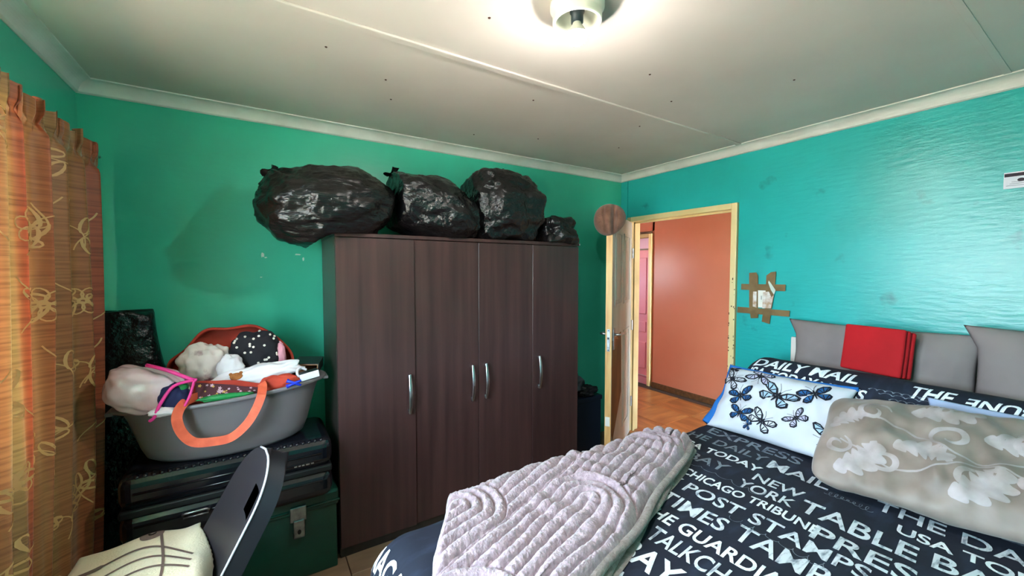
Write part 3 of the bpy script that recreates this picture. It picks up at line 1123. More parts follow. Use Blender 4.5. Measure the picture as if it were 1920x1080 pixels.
def place_text(tm, fn, length, height, shear=.22, step=.035):
    vs, fs = tm
    bm = bmesh.new()
    bv = [bm.verts.new((v[0] * length + (v[1] - .5) * height * shear, v[1] * height, 0)) for v in vs]
    for f in fs:
        try:
            bm.faces.new([bv[i] for i in f])
        except ValueError:
            pass
    k = step
    while k < length + .05:
        bmesh.ops.bisect_plane(bm, geom=bm.verts[:] + bm.edges[:] + bm.faces[:], plane_co=(k, 0, 0), plane_no=(1, 0, 0))
        k += step
    k = step
    while k < height:
        bmesh.ops.bisect_plane(bm, geom=bm.verts[:] + bm.edges[:] + bm.faces[:], plane_co=(0, k, 0), plane_no=(0, 1, 0))
        k += step
    bmesh.ops.triangulate(bm, faces=bm.faces)
    for v in bm.verts:
        v.co = fn(v.co.x, v.co.y)
    me = bpy.data.meshes.new('m')
    bm.to_mesh(me)
    bm.free()
    return me


# (words, centre x, y of first letter side, y of last letter side, cap height, print)
ROWS = [
    ('EXPRESS', 2.125, 1.28, .83, .085, 'g'), ('NEWS', 2.125, .78, .50, .085, 'g'),
    ('THE DAILY', 2.005, 1.38, .925, .075, 'g'), ('MAIL', 1.985, .905, .67, .085, 'w'),
    ('USA TODAY', 1.888, 1.31, .895, .062, 'b'), ('NEW', 1.815, .885, .70, .072, 'w'), ('YORK', 1.715, .90, .69, .075, 'w'),
    ('E BAY', 1.765, 1.25, .975, .085, 'g'),
    ('CHICAGO TRIBUNE', 1.61, 1.09, .57, .062, 'b'), ('FERRY POST STAMPS', 1.495, 1.30, .40, .078, 'w'),
    ('TIMES', 1.365, 1.02, .755, .085, 'w'), ('TAMP', 1.375, .725, .46, .095, 'w'),
    ('THE GUARDIAN', 1.242, 1.01, .47, .072, 'b'), ('TALKCHAT', 1.135, .89, .53, .085, 'w'),
    ('E BAY', 1.005, .98, .69, .10, 'b'), ('TIMES', 1.01, .66, .38, .085, 'w'),
    ('TABLE', 1.745, .68, .355, .105, 'w'), ('PRESS', 1.60, .585, .265, .100, 'w'), ('STAMP', 1.475, .37, .05, .09, 'w'), ('COURIER', 1.36, .43, -.02, .09, 'g'),
    ('THE DAILY', 1.985, .525, .02, .085, 'w'), ('USA TODAY', 1.868, .435, .02, .062, 'b'), ('BAY', 1.76, .325, .12, .095, 'w'),
    ('MAIL', 2.12, .44, .18, .08, 'g'), ('NEW YORK', 1.245, .44, .05, .08, 'w'), ('TRIBUNE', 1.14, .50, .12, .08, 'b'),
    ('MAGAZINE', .305, 1.40, .95, .085, 'b'), ('STAMPS', .18, 1.38, 1.0, .08, 'w'), ('EVENING', .86, .85, .45, .09, 'w'),
]
tms = text_meshes([(r[0],   .022 if r[5] == 'b' else .014, 0) for r in ROWS])
PRM = {'g': M_printg, 'w': M_print, 'b': M_printb}
for r, tm in zip(ROWS, tms):
    _, xc, ya, yb, h_, k_ = r
    obj('printed_lettering', place_text(tm, lambda a, b, xc=xc, ya=ya, h_=h_: drape(xc - h_ / 2 + b, ya - a, .0022), ya - yb, h_, shear=-.12), PRM[k_], dv)
# thin handwriting scrawls between the words
mes = []
for (sx, sy, ln, ph) in ((1.685, 1.28, .5, 0), (1.43, .78, .3, 2), (1.92, .66, .14, 4), (1.55, .36, .3, 3), (.25, 1.40, .3, 2.2)):
    path = []
    for q in range(90):
        a = q / 89
        path.append((sx + .012 * math.sin(a * 46 + ph) * (1 + .5 * math.sin(a * 9)), sy - ln * a - .008 * math.cos(a * 46 + ph)))
    obj('printed_scrawl', ribbon_on(lambda a, b: drape(a, b, .0024), path, .0022), M_printg, dv)

# ------------------------------------------------------------ plush blanket
A20 = math.radians(20.5)
Ad = Vector((math.cos(A20), math.sin(A20)))
Bd = Vector((-math.sin(A20), math.cos(A20)))
ORG = Vector((.44, .665))
PITCHR = .042
CW = .345


def rib(a, b):
    col = math.floor(b / CW)
    db = b - (col + .5) * CW
    Lp = .62
    off = (.35 if col % 2 else 0.04)
    n_ = math.floor((a - off) / Lp) - 1
    d = abs(db)
    for k in range(5):
        an = (n_ + k) * Lp + off
        if a <= an:
            d = abs(db)
            break
        d = math.hypot(a - an, db)
        if d <= CW / 2:
            break
    x = (d % PITCHR) / PITCHR
    return math.sqrt(max(0, 1 - (2 * x - 1) ** 2))


def left_a(b):
    # ragged foot-end edge of the blanket
    pts = [(0, .0), (.12, -.02), (.30, .04), (.42, .14), (.52, .27), (.62, .40), (.8, .5)]
    for (b0, a0), (b1, a1) in zip(pts, pts[1:]):
        if b <= b1:
            return a0 + (a1 - a0) * max(0, (b - b0)) / (b1 - b0)
    return pts[-1][1]


BLW, BLH = 1.53, .70


def blanket(u, v, lift=.052, shift=0.0, ribs=True):
    b = v * BLH + shift
    a0 = left_a(max(b, 0))
    a1 = BLW - .05 * smoothstep(.12, 0, b) - .10 * smoothstep(.3, .7, b) + .01 * math.sin(b * 20)
    a = a0 + (a1 - a0) * u
    wob = .010 * math.sin(a * 9 + b * 3) if b < .1 else 0
    p = ORG + Ad * a + Bd * (b + wob)
    edge = min(u * (a1 - a0), (1 - u) * (a1 - a0), v * BLH)
    e = min(1, edge / .035)
    h = lift * (0.35 + .65 * math.sqrt(max(0, 1 - (1 - e) ** 2)))
    if ribs:
        h += .030 * rib(a + .012 * nz((a, b, 0), 5, 1), b + .010 * nz((a, b, 0), 6, 2)) * (.3 + .7 * e)
        rk = smoothstep(.30, .10, abs(b - .16)) * smoothstep(.35, .6, a)
        h += rk * .020 * (math.sin(a * 52 + 5 * nz((a, b, 0), 4, 6)) * .5 + .5) * (.6 + .8 * nz((a, b, 0), 5, 7))
        h += .010 * nz((a, b, 0), 3.2, 11) + .0035 * nz((a, b, 0), 70, 5) + .0022 * nz((a, b, 0), 150, 6)
    return drape(p.x, p.y, h)


bk = thing('blanket', 'lilac-grey ribbed plush blanket folded across the foot of the bed', 'blanket', (1.1, 1.05, BZ))
obj('ribbed_top', grid(lambda u, v: blanket(u, v), 520, 260), M_blank, bk, smooth=True)


def roll_edge(dz, sh, r):
    pts = []
    for k in range(61):
        u = k / 60
        a = -.02 + (BLW - .07) * u
        p = ORG + Ad * a + Bd * (sh + .008 * math.sin(a * 11 + dz * 90))
        pts.append(drape(p.x, p.y, dz + .003 * math.sin(a * 17)))
    return tube_me(pts, r, 12)


for (dz, sh, r) in ((.014, .000, .015), (.040, -.004, .015)):
    obj('folded_layer', roll_edge(dz, sh, r), M_blanku, bk, smooth=True)
obj('under_layer', grid(lambda u, v: blanket(u, v * .35, .012, -.020, False), 90, 20), M_blanku, bk, smooth=True)


# ------------------------------------------------------------ pillows
class Pillow:
    def __init__(s, C, U, Vv, w, h, t, seed=0, pinch=.07, wr=.5, ear=0.0, sag=0.0, e=.55, rnd=0.0):
        s.rnd = rnd
        s.C, s.U = Vector(C), Vector(U).normalized()
        s.N = s.U.cross(Vector(Vv)).normalized()
        s.V = s.N.cross(s.U).normalized()
        s.w, s.h, s.t, s.seed, s.pinch, s.wr, s.ear, s.sag, s.e = w, h, t, seed, pinch, wr, ear, sag, e

    def p(s, u, v, side=1, off=0.0):
        uu, vv = max(-1, min(1, u)), max(-1, min(1, v))
        pu = u * (1 - s.pinch * (1 - vv * vv) * uu * uu)
        pv = v * (1 - s.pinch * (1 - uu * uu) * vv * vv)
        rd_ = 1 - s.rnd * (uu * vv) ** 6
        pu *= rd_
        pv *= rd_
        base = max(0, (1 - abs(uu) ** 3.2) * (1 - abs(vv) ** 3.2)) ** s.e
        wr = s.wr * (.16 * nz((u * s.w * 9, v * s.h * 9, side), 1, s.seed) + .09 * nz((u * s.w * 22, v * s.h * 14, side), 1, s.seed + 3))
        th = s.t * base * (1 + wr)
        q = s.C + s.U * (s.w * pu) + s.V * (s.h * pv) + s.N * (side * th + off)
        if s.ear and vv > .55 and uu < -.5:
            k = ((vv - .55) / .45) * ((-uu - .5) / .5)
            q += -s.U * s.ear * k
        q.z -= s.sag * uu * uu
        q += s.N * (.01 * nz((u * 2, v * 2, 4), 1, s.seed + 7) * s.wr)
        return q

    def mesh(s, nu=70, nv=50):
        a = grid(lambda u, v: s.p(2 * u - 1, 2 * v - 1, 1), nu, nv)
        b = grid(lambda u, v: s.p(1 - 2 * u, 2 * v - 1, -1), nu, nv)
        me = join_me([a, b])
        bm = bmesh.new()
        bm.from_mesh(me)
        bmesh.ops.remove_doubles(bm, verts=bm.verts, dist=1e-4)
        bm.to_mesh(me)
        bm.free()
        return me

    def on(s, off=.0016):
        """map metres from the centre of the front face"""
        return lambda a, b: s.p(a / s.w, b / s.h, 1, off)


def fan_on(fn, outline, rings=4):
    """filled outline mapped through fn"""
    n = len(outline)
    cx = sum(p[0] for p in outline) / n
    cy = sum(p[1] for p in outline) / n
    vs, fs = [fn(cx, cy)], []
    for r in range(1, rings + 1):
        k = r / rings
        for p in outline:
            vs.append(fn(cx + (p[0] - cx) * k, cy + (p[1] - cy) * k))
    for i in range(n):
        fs.append((0, 1 + i, 1 + (i + 1) % n))
    for r in range(rings - 1):
        for i in range(n):
            a, b = 1 + r * n + i, 1 + r * n + (i + 1) % n
            fs.append((a, b, b + n, a + n))
    return pydata(vs, fs)


GP = 'grey pillows propped against the bed wall'
pw1 = Pillow((2.775, .770, .995), (0, -1, 0), (.10, 0, 1), .385, .205, .062, 3, pinch=.05, ear=.03, wr=1.2)
pg1 = o = obj('pillow', pw1.mesh(), M_pgrey, None, smooth=True)
tag(o, 'taupe pillow against the wall with the red cloth in front', 'pillow', GP)
pw2 = Pillow((2.765, .062, 1.02), (0, -1, 0), (.10, 0, 1), .355, .225, .075, 6, pinch=.05, ear=.035)
pg2 = o = obj('pillow', pw2.mesh(), M_pgrey, None, smooth=True)
tag(o, 'taupe pillow against the wall at the end of the row', 'pillow', GP)

# folded red cloth
MR = Matrix.Translation((2.665, .735, 1.09)) @ Matrix.Rotation(math.radians(-10), 4, 'Z') @ Matrix.Rotation(math.radians(9), 4, 'Y')
rc = thing('red_cloth', 'folded bright red cloth leaning on the taupe pillow', 'cloth', (2.665, .735, .985))
for k, (x0, x1, s_) in enumerate(((-.036, -.013, 0), (-.012, .012, -.006), (.013, .036, -.014))):
    bm = bmesh.new()
    add_box(bm, x0, x1, -.128 + s_, .128, -.118, .118 + s_ * .6, bev=.010, seg=3)
    bmesh.ops.subdivide_edges(bm, edges=[e for e in bm.edges if e.calc_length() > .1], cuts=8, use_grid_fill=True)
    for v in bm.verts:
        v.co.x += .004 * nz(v.co, 9, k) + .010 * (v.co.y / .128) ** 2 * .4
        v.co = MR @ v.co
    red_o = obj('fold', bm_mesh(bm), M_red, rc, smooth=True)

# rolled spare duvet in the same print
RC, RRX, RRZ = Vector((2.562, 0, .795)), .150, .185


def rollf(th, y, off=0.0):
    k = 1 + .04 * nz((math.cos(th) * 2, y * 4, math.sin(th) * 2), 1, 4) + .02 * nz((math.cos(th) * 5, y * 9, math.sin(th) * 5), 1, 8)
    end = smoothstep(1.30, 1.20, y) ** .5 if y > 1.2 else 1
    end = .55 + .45 * end
    n_ = Vector((math.cos(th), 0, math.sin(th)))
    return Vector((RC.x + (RRX * k * end + off) * n_.x, y, RC.z + (RRZ * k * end + off) * n_.z))


rl = thing('rolled_duvet', 'rolled navy bedding with white newspaper print behind the pillows', 'duvet', (2.545, .5, .61))
me1 = grid(lambda u, v: rollf(2 * PI * u, -.25 + 1.53 * v), 48, 90, cu=True)
capv = [rollf(2 * PI * k / 48, 1.28) for k in range(48)] + [Vector((2.562, 1.285, .795))]
me2 = pydata(capv, [(k, (k + 1) % 48, 48) for k in range(48)])
roll_o = obj('roll', join_me([me1, me2]), M_duvet, rl, smooth=True)
# text on the roll: angle th measured from +x, front top is th ~ 100..170 deg
RT = [('DAILY MAIL', 1.225, .735, 117, .070, 'b', 1), ('USA', 1.27, 1.15, 143, .060, 'b', 1), ('TODAY', 1.13, .90, 143, .060, 'b', 1), ('NEWS', .89, .70, 146, .058, 'b', 1), ('THE', .555, .42, 122, .075, 'b', 1),
      ('THE NEW', .46, .20, 150, .07, 'w', 1), ('TRIBUNE', .09, .385, 125, .058, 'b', -1), ('NEW YORK', -.10, .36, 150, .062, 'w', -1), ('POST', -.15, .10, 122, .06, 'w', -1)]
tms = text_meshes([(r[0], .025, 0) for r in RT])
for r, tm in zip(RT, tms):
    _, ya, yb, deg, h_, k_, sg = r
    th0 = math.radians(deg)
    obj('printed_lettering', place_text(tm, lambda a, b, ya=ya, th0=th0, h_=h_, sg=sg: rollf(th0 - sg * (b - h_ / 2) / .172, ya - sg * a, .0025), abs(ya - yb), h_, shear=.25, step=.02), PRM[k_], rl)
mes = []
for (deg, ya, ln) in ((136, .66, .30), (143, .62, .2), (131, .70, .2)):
    path = [(math.radians(deg) + .03 * math.sin(q * .62), ya - ln * q / 70 - .006 * math.cos(q * .62)) for q in range(70)]
    obj('printed_scrawl', ribbon_on(lambda a, b: rollf(a, b, .0026), path, .006), M_printg, rl)

# butterfly pillow
bp = Pillow((2.305, 1.025, .765), (.02, -1, .02), (.24, .10, .29), .305, .200, .075, 9, pinch=.06, wr=2.0)
bt = thing('butterfly_pillow', 'white pillow printed with blue and black butterflies', 'pillow', (2.3, .95, .64))
bo = obj('pillow_case', bp.mesh(80, 56), M_white, bt, smooth=True)
path = [(-1 + 2 * q / 40, 1.0) for q in range(41)]
pts = [bp.p(a, b, 1, 0) for a, b in path]
bb_o = tag(obj('blue_border', tube_me(pts, .011, 10), M_blue, bt, smooth=True), 'bright blue top border')
pts = [bp.p(-1, 1 - 2 * q / 30, 1, 0) + Vector((.012, .01, .008)) for q in range(31)]
obj('blue_border', tube_me(pts, [.004 + .020 * smoothstep(.3, .9, q / 30) for q in range(31)], 10), M_blue, bt, smooth=True)
fb = bp.on(.002)
fb2 = bp.on(.0034)


def butterfly(cx, cy, sz, rot, wing, spots=None, stripes=True):
    def R(a, b):
        return cx + sz * (a * math.cos(rot) - b * math.sin(rot)), cy + sz * (a * math.sin(rot) + b * math.cos(rot))
    ink, inner = [], []
    for sg in (-1, 1):
        up = [(0, .05), (.25, .42), (.6, .62), (.95, .58), (1.0, .4), (.85, .18), (.5, .0), (.15, -.05)]
        lo = [(0, -.02), (.4, -.05), (.75, -.12), (.85, -.35), (.65, -.58), (.38, -.62), (.15, -.35)]
        for w_ in (up, lo):
            ink.append(fan_on(fb, [R(sg * a, b) for a, b in w_]))
            cx0 = sum(p[0] for p in w_) / len(w_)
            cy0 = sum(p[1] for p in w_) / len(w_)
            if wing:
                inner.append(fan_on(fb2, [R(sg * (cx0 + (a - cx0) * .68), cy0 + (b - cy0) * .68) for a, b in w_]))
            if stripes:
                for k in range(3):
                    f0 = .25 + .25 * k
                    a0, b0 = w_[1 + k]
                    a1, b1 = w_[-2]
                    inner_path = [(a1 + (a0 - a1) * q, b1 + (b0 - b1) * q) for q in (.15, .5, .8)]
                    (ink if wing else inner).append(ribbon_on(bp.on(.0044), [R(sg * a, b) for a, b in inner_path], .0035 * (sz / .06)))
        ink.append(ribbon_on(fb, [R(sg * a, b) for a, b in ((0, .2), (.12, .5), (.3, .75))], .0018))
    ink.append(ribbon_on(fb2, [R(0, .28), R(0, 0), R(0, -.45)], [.09 * sz, .14 * sz, .05 * sz]))
    return ink, inner


WING = {'blue': M_inkblue, 'pale': M_inkpale, 'lil': M_inklil, 'whi': M_white}
for (cx, cy, sz, rot, k_) in ((-.315, .095, .062, -.5, 'whi'), (-.235, .005, .058, .35, 'blue'), (-.055, .045, .072, -.35, 'pale'), (-.20, -.10, .052, -.1, 'blue'),
                              (-.085, -.115, .055, -.55, 'whi'), (-.17, .150, .060, 2.9, 'lil'), (.06, -.055, .045, .9, 'lil'), (-.34, .17, .03, .2, 'ink'), (-.145, -.155, .022, 1.2, 'blue'), (.10, .1, .06, .6, 'blue'), (.2, -.1, .06, 2, 'pale')):
    ink, inner = butterfly(max(cx + .070, -.265), cy, sz * 1.3, rot, k_ != 'ink')
    for q in ink:
        q.materials.append(M_ink)
    for q in inner:
        q.materials.append(WING.get(k_, M_ink))
        for p_ in q.polygons:
            p_.material_index = 1
    me = join_me(ink + inner)
    me.materials.append(M_ink)
    obj('butterfly_print', me, WING.get(k_, M_ink), bo)

# taupe damask pillow in front
fp = Pillow((2.175, .385, .782), (.13, -1, .04), (.46, .06, .27), .385, .262, .078, 14, pinch=.03, wr=2.4, rnd=.10)
ft = thing('damask_pillow', 'large taupe pillow with pale leaf scroll pattern', 'pillow', (2.17, .38, .64))
fo = obj('pillow_case', fp.mesh(90, 66), M_taupe, ft, smooth=True)
mes = []
ff = fp.on(.0018)
random.seed(5)


def scroll(cx, cy, r, rot, turns=1.1, w=.014, flip=1):
    path, ws = [], []
    for q in range(34):
        a = q / 33
        th = rot + flip * a * turns * 2 * PI
        rr = r * (1 - .72 * a)
        path.append((cx + rr * math.cos(th), cy + rr * math.sin(th)))
        ws.append(w * (.35 + 1.1 * math.sin(PI * min(1, a * 1.05)) ** .8))
    return ribbon_on(ff, path, ws)


def acanthus(cx, cy, ln, rot, curl=.8, wd=.30):
    """one lobed leaf curving along its midrib"""
    N_, K_ = 44, 5
    mid = []
    x_, y_, a = cx, cy, rot
    for q in range(N_ + 1):
        mid.append((x_, y_, a))
        x_ += ln / N_ * math.cos(a)
        y_ += ln / N_ * math.sin(a)
        a += curl / N_ * (1 + 2 * (q / N_) ** 2)
    vs, fs = [], []
    for q, (mx, my, a) in enumerate(mid):
        t = q / N_
        hwid = ln * wd * math.sin(PI * min(1, t * .97 + .03)) ** .6 * (.42 + .58 * abs(math.sin(5.2 * PI * t + .4)) ** .7)
        for k in range(K_):
            f_ = (k / (K_ - 1) - .5) * 2
            sh = -.35 * abs(f_) * hwid
            vs.append(ff(mx - math.sin(a) * hwid * f_ + math.cos(a) * (-sh), my + math.cos(a) * hwid * f_ + math.sin(a) * (-sh)))
    for q in range(N_):
        for k in range(K_ - 1):
            i = q * K_ + k
            fs.append((i, i + 1, i + K_ + 1, i + K_))
    return pydata(vs, fs)


for (cx, cy, r, rot, fl_) in ((-.305, -.085, .050, 1.2, -1), (-.21, .11, .060, .2, 1), (-.15, -.12, .055, 2.4, 1), (.02, .05, .060, 4.0, -1), (.08, -.13, .055, .5, 1), (.20, .08, .055, 2.0, -1), (.26, -.10, .05, 3.0, 1)):
    mes.append(scroll(cx, cy, r, rot, flip=fl_))
for (cx, cy, ln, rot, cl_) in ((-.30, -.20, .20, .35, .9), (-.34, .00, .15, 1.2, -.9), (-.10, .18, .21, -.15, .7), (-.13, -.06, .17, .5, -1.0), (.02, -.20, .20, .4, .8), (.10, .06, .19, .5, -1.1), (.17, -.08, .17, -.5, .9), (.28, .12, .15, -1.1, .8), (.20, .19, .14, .1, -.6)):
    mes.append(acanthus(cx, cy, ln, rot, cl_))
mes.append(ribbon_on(ff, [(-.34 + .66 * q / 50, .02 + .06 * math.sin(q * .14)) for q in range(51)], .009))
mes.append(ribbon_on(ff, [(-.30 + .60 * q / 50, -.10 + .05 * math.sin(q * .17 + 2)) for q in range(51)], .007))
for me in mes:
    obj('leaf_print', me, M_damask, fo, smooth=True)

# pale blue pillow tucked behind
pp = Pillow((2.408, .19, .845), (.03, -1, 0), (.12, 0, .35), .30, .113, .016, 17)
bl_o = tag(obj('blue_pillow', pp.mesh(), M_pale, None, smooth=True), 'pale blue pillow tucked behind the taupe damask pillow', 'pillow')
press(bo, roll_o)
press(bb_o, roll_o)
press(fo, roll_o)
press(bo, fo)
press(bl_o, fo, roll_o)
press(pg1, red_o, roll_o)
press(pg2, pg1, roll_o)
press(pg1, pg2)

# ------------------------------------------------------------ things on the bed wall
sw = thing('light_switch', 'white light switch held to the wall with brown packing tape', 'light switch', (XR, 1.385, 1.2))
box('switch_plate', (XR - .010, XR, 1.350, 1.432, 1.245, 1.370), M_plate, sw, bev=.003)
box('rocker', (XR - .0135, XR - .009, 1.385, 1.400, 1.285, 1.335), M_plate, sw, bev=.0015, seg=1)
box('rocker_slot', (XR - .0142, XR - .0133, 1.391, 1.3935, 1.300, 1.325), M_holder, sw)


def tape(pts, x, m=M_tape):
    n = len(pts)
    vs = [(XR - x, p[0], p[1]) for p in pts] + [(XR - x + .0015, p[0], p[1]) for p in pts]
    return obj('tape_strip', pydata(vs, [tuple(range(n))] + [(i, n + i, n + (i + 1) % n, (i + 1) % n) for i in range(n)]), m, sw)


def wy(px, py):
    """photo pixel -> (y, z) on the bed wall"""
    fx, fy = math.sin(YAW), math.cos(YAW)
    cp, sp = math.cos(PITCH), math.sin(PITCH)
    a, b = (px - 960) / FPX, -(py - 540) / FPX
    d = Vector((fx * cp, fy * cp, sp)) + Vector((fy, -fx, 0)) * a + Vector((-fx * sp, -fy * sp, cp)) * b
    t = XR / d.x
    return (t * d.y, HC + t * d.z)


zs = 130 / 1080.0
Q = lambda a, b: wy(1370 + a * zs, 490 + b * zs)
tape([Q(*p) for p in ((300, 180), (410, 172), (438, 225), (438, 880), (325, 885), (300, 700))], .011)
tape([Q(*p) for p in ((570, 220), (640, 168), (722, 160), (690, 520), (650, 740), (545, 740))], .0118)
tape([Q(*p) for p in ((180, 350), (870, 362), (862, 465), (175, 440))], .0126)
tape([Q(*p) for p in ((120, 705), (935, 768), (925, 862), (115, 795))], .0128)
tape([Q(*p) for p in ((520, 790), (642, 790), (620, 975), (498, 935))], .0134)
tag(tape([Q(*p) for p in ((520, 480), (610, 470), (650, 560), (690, 520), (640, 730), (510, 730))], .0140, M_tapew), 'crinkled shiny tape over the switch edge')
tag(tape([Q(*p) for p in ((365, 470), (420, 470), (418, 720), (360, 700))], .0140, M_tapew), 'crinkled shiny tape beside the switch')
tape([Q(*p) for p in ((610, 300), (645, 345), (715, 450), (690, 520), (640, 440), (600, 330))], .0138, M_whitechip)

pn = thing('paper_notice', 'small white printed notice stuck high on the skylit teal wall', 'notice', (XR, .30, 1.87))
box('sheet', (XR - .0012, XR, .20, .368, 1.868, 1.941), M_paper, pn)
box('header_band', (XR - .0018, XR - .0010, .20, .3665, 1.921, 1.936), M_head, pn)
me = lathe_me([(.0001, 0), (.011, 0)], 16)
for v in me.vertices:
    v.co = Vector((XR - .0016, .318 + v.co.x, 1.904 + v.co.y * .7))
obj('printed_emblem', me, M_head, pn)
for (z, y0, y1) in ((1.896, .22, .345), (1.888, .22, .35), (1.880, .22, .36)):
    box('printed_line', (XR - .0016, XR - .0010, y0, y1, z, z + .0018), M_greyink, pn)

# ------------------------------------------------------------ steel trunk
TX0, TX1, TY0, TY1, TZ = -.36, .322, 2.135, 2.46, .405
tr = thing('steel_trunk', 'dark green metal trunk under the black suitcase', 'trunk', (0, 2.3, 0))
box('body', (TX0, TX1 - .008, TY0 + .012, TY1, .0, .345), M_trunk, tr, bev=.006)
bm = bmesh.new()
add_box(bm, TX0 - .006, TX1, TY0, TY1 + .006, .325, TZ, bev=.012, seg=2)
lid = obj('lid', bm_mesh(bm), M_trunk, tr)
obj('lid_bead', tube_me([(TX0 - .008, TY0 - .001, .352), (TX1 + .002, TY0 - .001, .352)], .006, 8), M_trunk, tr, smooth=True)
box('latch', (.105, .175, TY0 - .012, TY0 - .001, .300, .372), M_chrome, tr, bev=.004)
box('hasp', (.118, .168, TY0 - .016, TY0 - .009, .222, .31), M_chrome, tr, bev=.006)
me = lathe_me([(.0001, 0), (.008, 0), (.008, .004)], 12)
for v in me.vertices:
    v.co = Vector((.143 + v.co.x, TY0 - .0165, .252 + v.co.y * 1.5))
obj('keyhole', me, M_casem, tr)
obj('side_handle', tube_me([(TX1 - .006, 2.26, .22), (TX1 + .004, 2.26, .20), (TX1 + .004, 2.36, .20), (TX1 - .006, 2.36, .22)], .004, 8), M_chrome, tr)

# ------------------------------------------------------------ suitcase lying on the trunk
SX0, SX1, SY0, SY1, SZ0, SZ1 = -.475, .290, 2.065, 2.445, .410, .700
sc_ = thing('suitcase', 'glossy black hard-shell suitcase lying flat on the green trunk', 'suitcase', (-.1, 2.25, SZ0))
box('lower_shell', (SX0, SX1, SY0, SY1, SZ0, .545), M_case, sc_, bev=.045, seg=4)
box('upper_shell', (SX0, SX1, SY0, SY1, .558, SZ1), M_case, sc_, bev=.045, seg=4)
box('zip_band', (SX0 + .004, SX1 - .004, SY0 + .004, SY1 - .004, .535, .568), M_casem, sc_, bev=.008)
for (yy, zz, rr) in ((SY0 + .002, .632, .006), (SY0 + .002, .600, .005), (SY0 + .002, .500, .005)):
    obj('shell_rib', tube_me([(SX0 + .05, yy, zz), (SX1 - .05, yy, zz)], rr, 8), M_case, sc_, smooth=True)
bmK = bmesh.new()
bmesh.ops.create_uvsphere(bmK, u_segments=10, v_segments=6, radius=.011)
for v in bmK.verts:
    v.co.y *= 1.6
meK = bm_mesh(bmK)
meK.materials.append(M_case)
for p_ in meK.polygons:
    p_.use_smooth = True
for k in range(27):
    t = bpy.data.objects.new('shell_stud', meK)
    COL.objects.link(t)
    t.location = (SX0 + .06 + k * .0252, SY0 + .028, SZ1 - .012)
    t.parent = sc_
    t.matrix_parent_inverse = root_inv(sc_)
obj('carry_handle', tube_me([(-.275, SY0 + .002, .505), (-.275, SY0 - .012, .508), (-.268, SY0 - .014, .513), (-.20, SY0 - .014, .513), (-.192, SY0 - .012, .508), (-.192, SY0 + .002, .505)], .0065, 8), M_chrome, sc_, smooth=True)
obj('carry_handle_bar', tube_me([(-.275, SY0 - .012, .494), (-.192, SY0 - .012, .494)], .004, 8), M_chrome, sc_, smooth=True)
for (xx, ln) in ((.125, .012), (.142, .010), (.157, .010), (.173, .016), (.194, .012)):
    box('badge_letter', (xx, xx + ln, SY0 - .0025, SY0 + .001, .592, .598), M_steel, sc_)

# ------------------------------------------------------------ grey tub
BCX, BCY, BZ0, BZR = -.115, 2.235, .701, .955
BSX, BSY = .40, .205
tb_ = thing('wash_tub', 'oval grey plastic tub heaped with clothes on the suitcase', 'tub', (BCX, BCY, BZ0))
prof = [(.001, 0), (.66, 0), (.735, .018), (.78, .06), (.87, .19), (.915, .238), (.93, .243), (.99, .243), (1.0, .248), (1.0, .256), (.985, .261), (.93, .259), (.90, .250), (.85, .19), (.76, .06), (.70, .03), (.001, .02)]
me = lathe_me(prof, 72, (0, 0, 0), BSX, BSY)
for v in me.vertices:
    v.co = Vector((BCX + v.co.x, BCY + v.co.y, BZ0 + v.co.z + .02 * v.co.x / BSX * (v.co.z / .25)))
tub_o = obj('tub_body', me, M_basin, tb_, smooth=True)


def in_tub(p, m=.97):
    """keep what lies below the rim inside the tub wall"""
    h = p.z - BZ0
    if h > .262 + .02 * (p.x - BCX) / BSX:
        return p
    r_ = .68 + (.74 - .68) * min(1, max(0, h - .03) / .03) if h < .06 else .76 + .14 * min(1, (h - .06) / .19)
    r_ *= m
    e_ = math.hypot((p.x - BCX) / BSX, (p.y - BCY) / BSY)
    if e_ > r_:
        p = Vector((BCX + (p.x - BCX) * r_ / e_, BCY + (p.y - BCY) * r_ / e_, p.z))
    p.z = max(p.z, BZ0 + .022)
    return p


def over_rim(p):
    """what is hung over the tub edge lies on the rim"""
    e_ = math.hypot((p.x - BCX) / BSX, (p.y - BCY) / BSY)
    top = BZ0 + .2605 + .02 * (p.x - BCX) / BSX
    p.z = max(p.z, top - 1.5 * BSY * max(0, .865 - e_, e_ - 1.02))
    return p
for sg in (-1, 1):
    box('grip_tab', (BCX + sg * (BSX - .005) - .012, BCX + sg * (BSX - .005) + .012, BCY - .05, BCY + .05, BZ0 + .235 + sg * .02, BZ0 + .25 + sg * .02), M_basin, tb_, bev=.004)

# ------------------------------------------------------------ heap in the tub
CLG = 'clothes heaped in the grey tub'


def onblob(name, label, cat, *a, m=None, **k):
    me = blob_me(*a, **k)
    return tag(obj(name, me, m, None, smooth=True), label, cat, CLG)


# rust-red tote: open mouth arches up at the back
tt = thing('tote_bag', 'rust-red tote bag lying open in the tub with orange straps', 'bag', (-.10, 2.30, .86))
mouth = []


def tote_f(u, v):
    th = PI * u
    xx = -.235 * math.cos(th) * (1 + .04 * math.sin(5 * th))
    zz = .275 * math.sin(th) ** .7 + .010 * math.sin(7 * th) + .02 * xx
    y_ = 2.415 - .060 * v
    k = 1 + .03 * v + .015 * math.sin(9 * th + 5 * v)
    return in_tub(Vector((-.100 + xx * k, y_ - .018 * math.cos(th) ** 2 + .008 * math.sin(6 * th), .945 + zz * k)))


obj('back_panel', grid(lambda u, v: in_tub(tote_f(u, 0) * (1 - v) + Vector((-.10 + (tote_f(u, 0).x + .10) * .6, 2.37, .88)) * v), 40, 10), M_tote, tt, smooth=True)
obj('mouth', grid(tote_f, 60, 12), M_tote, tt, smooth=True)
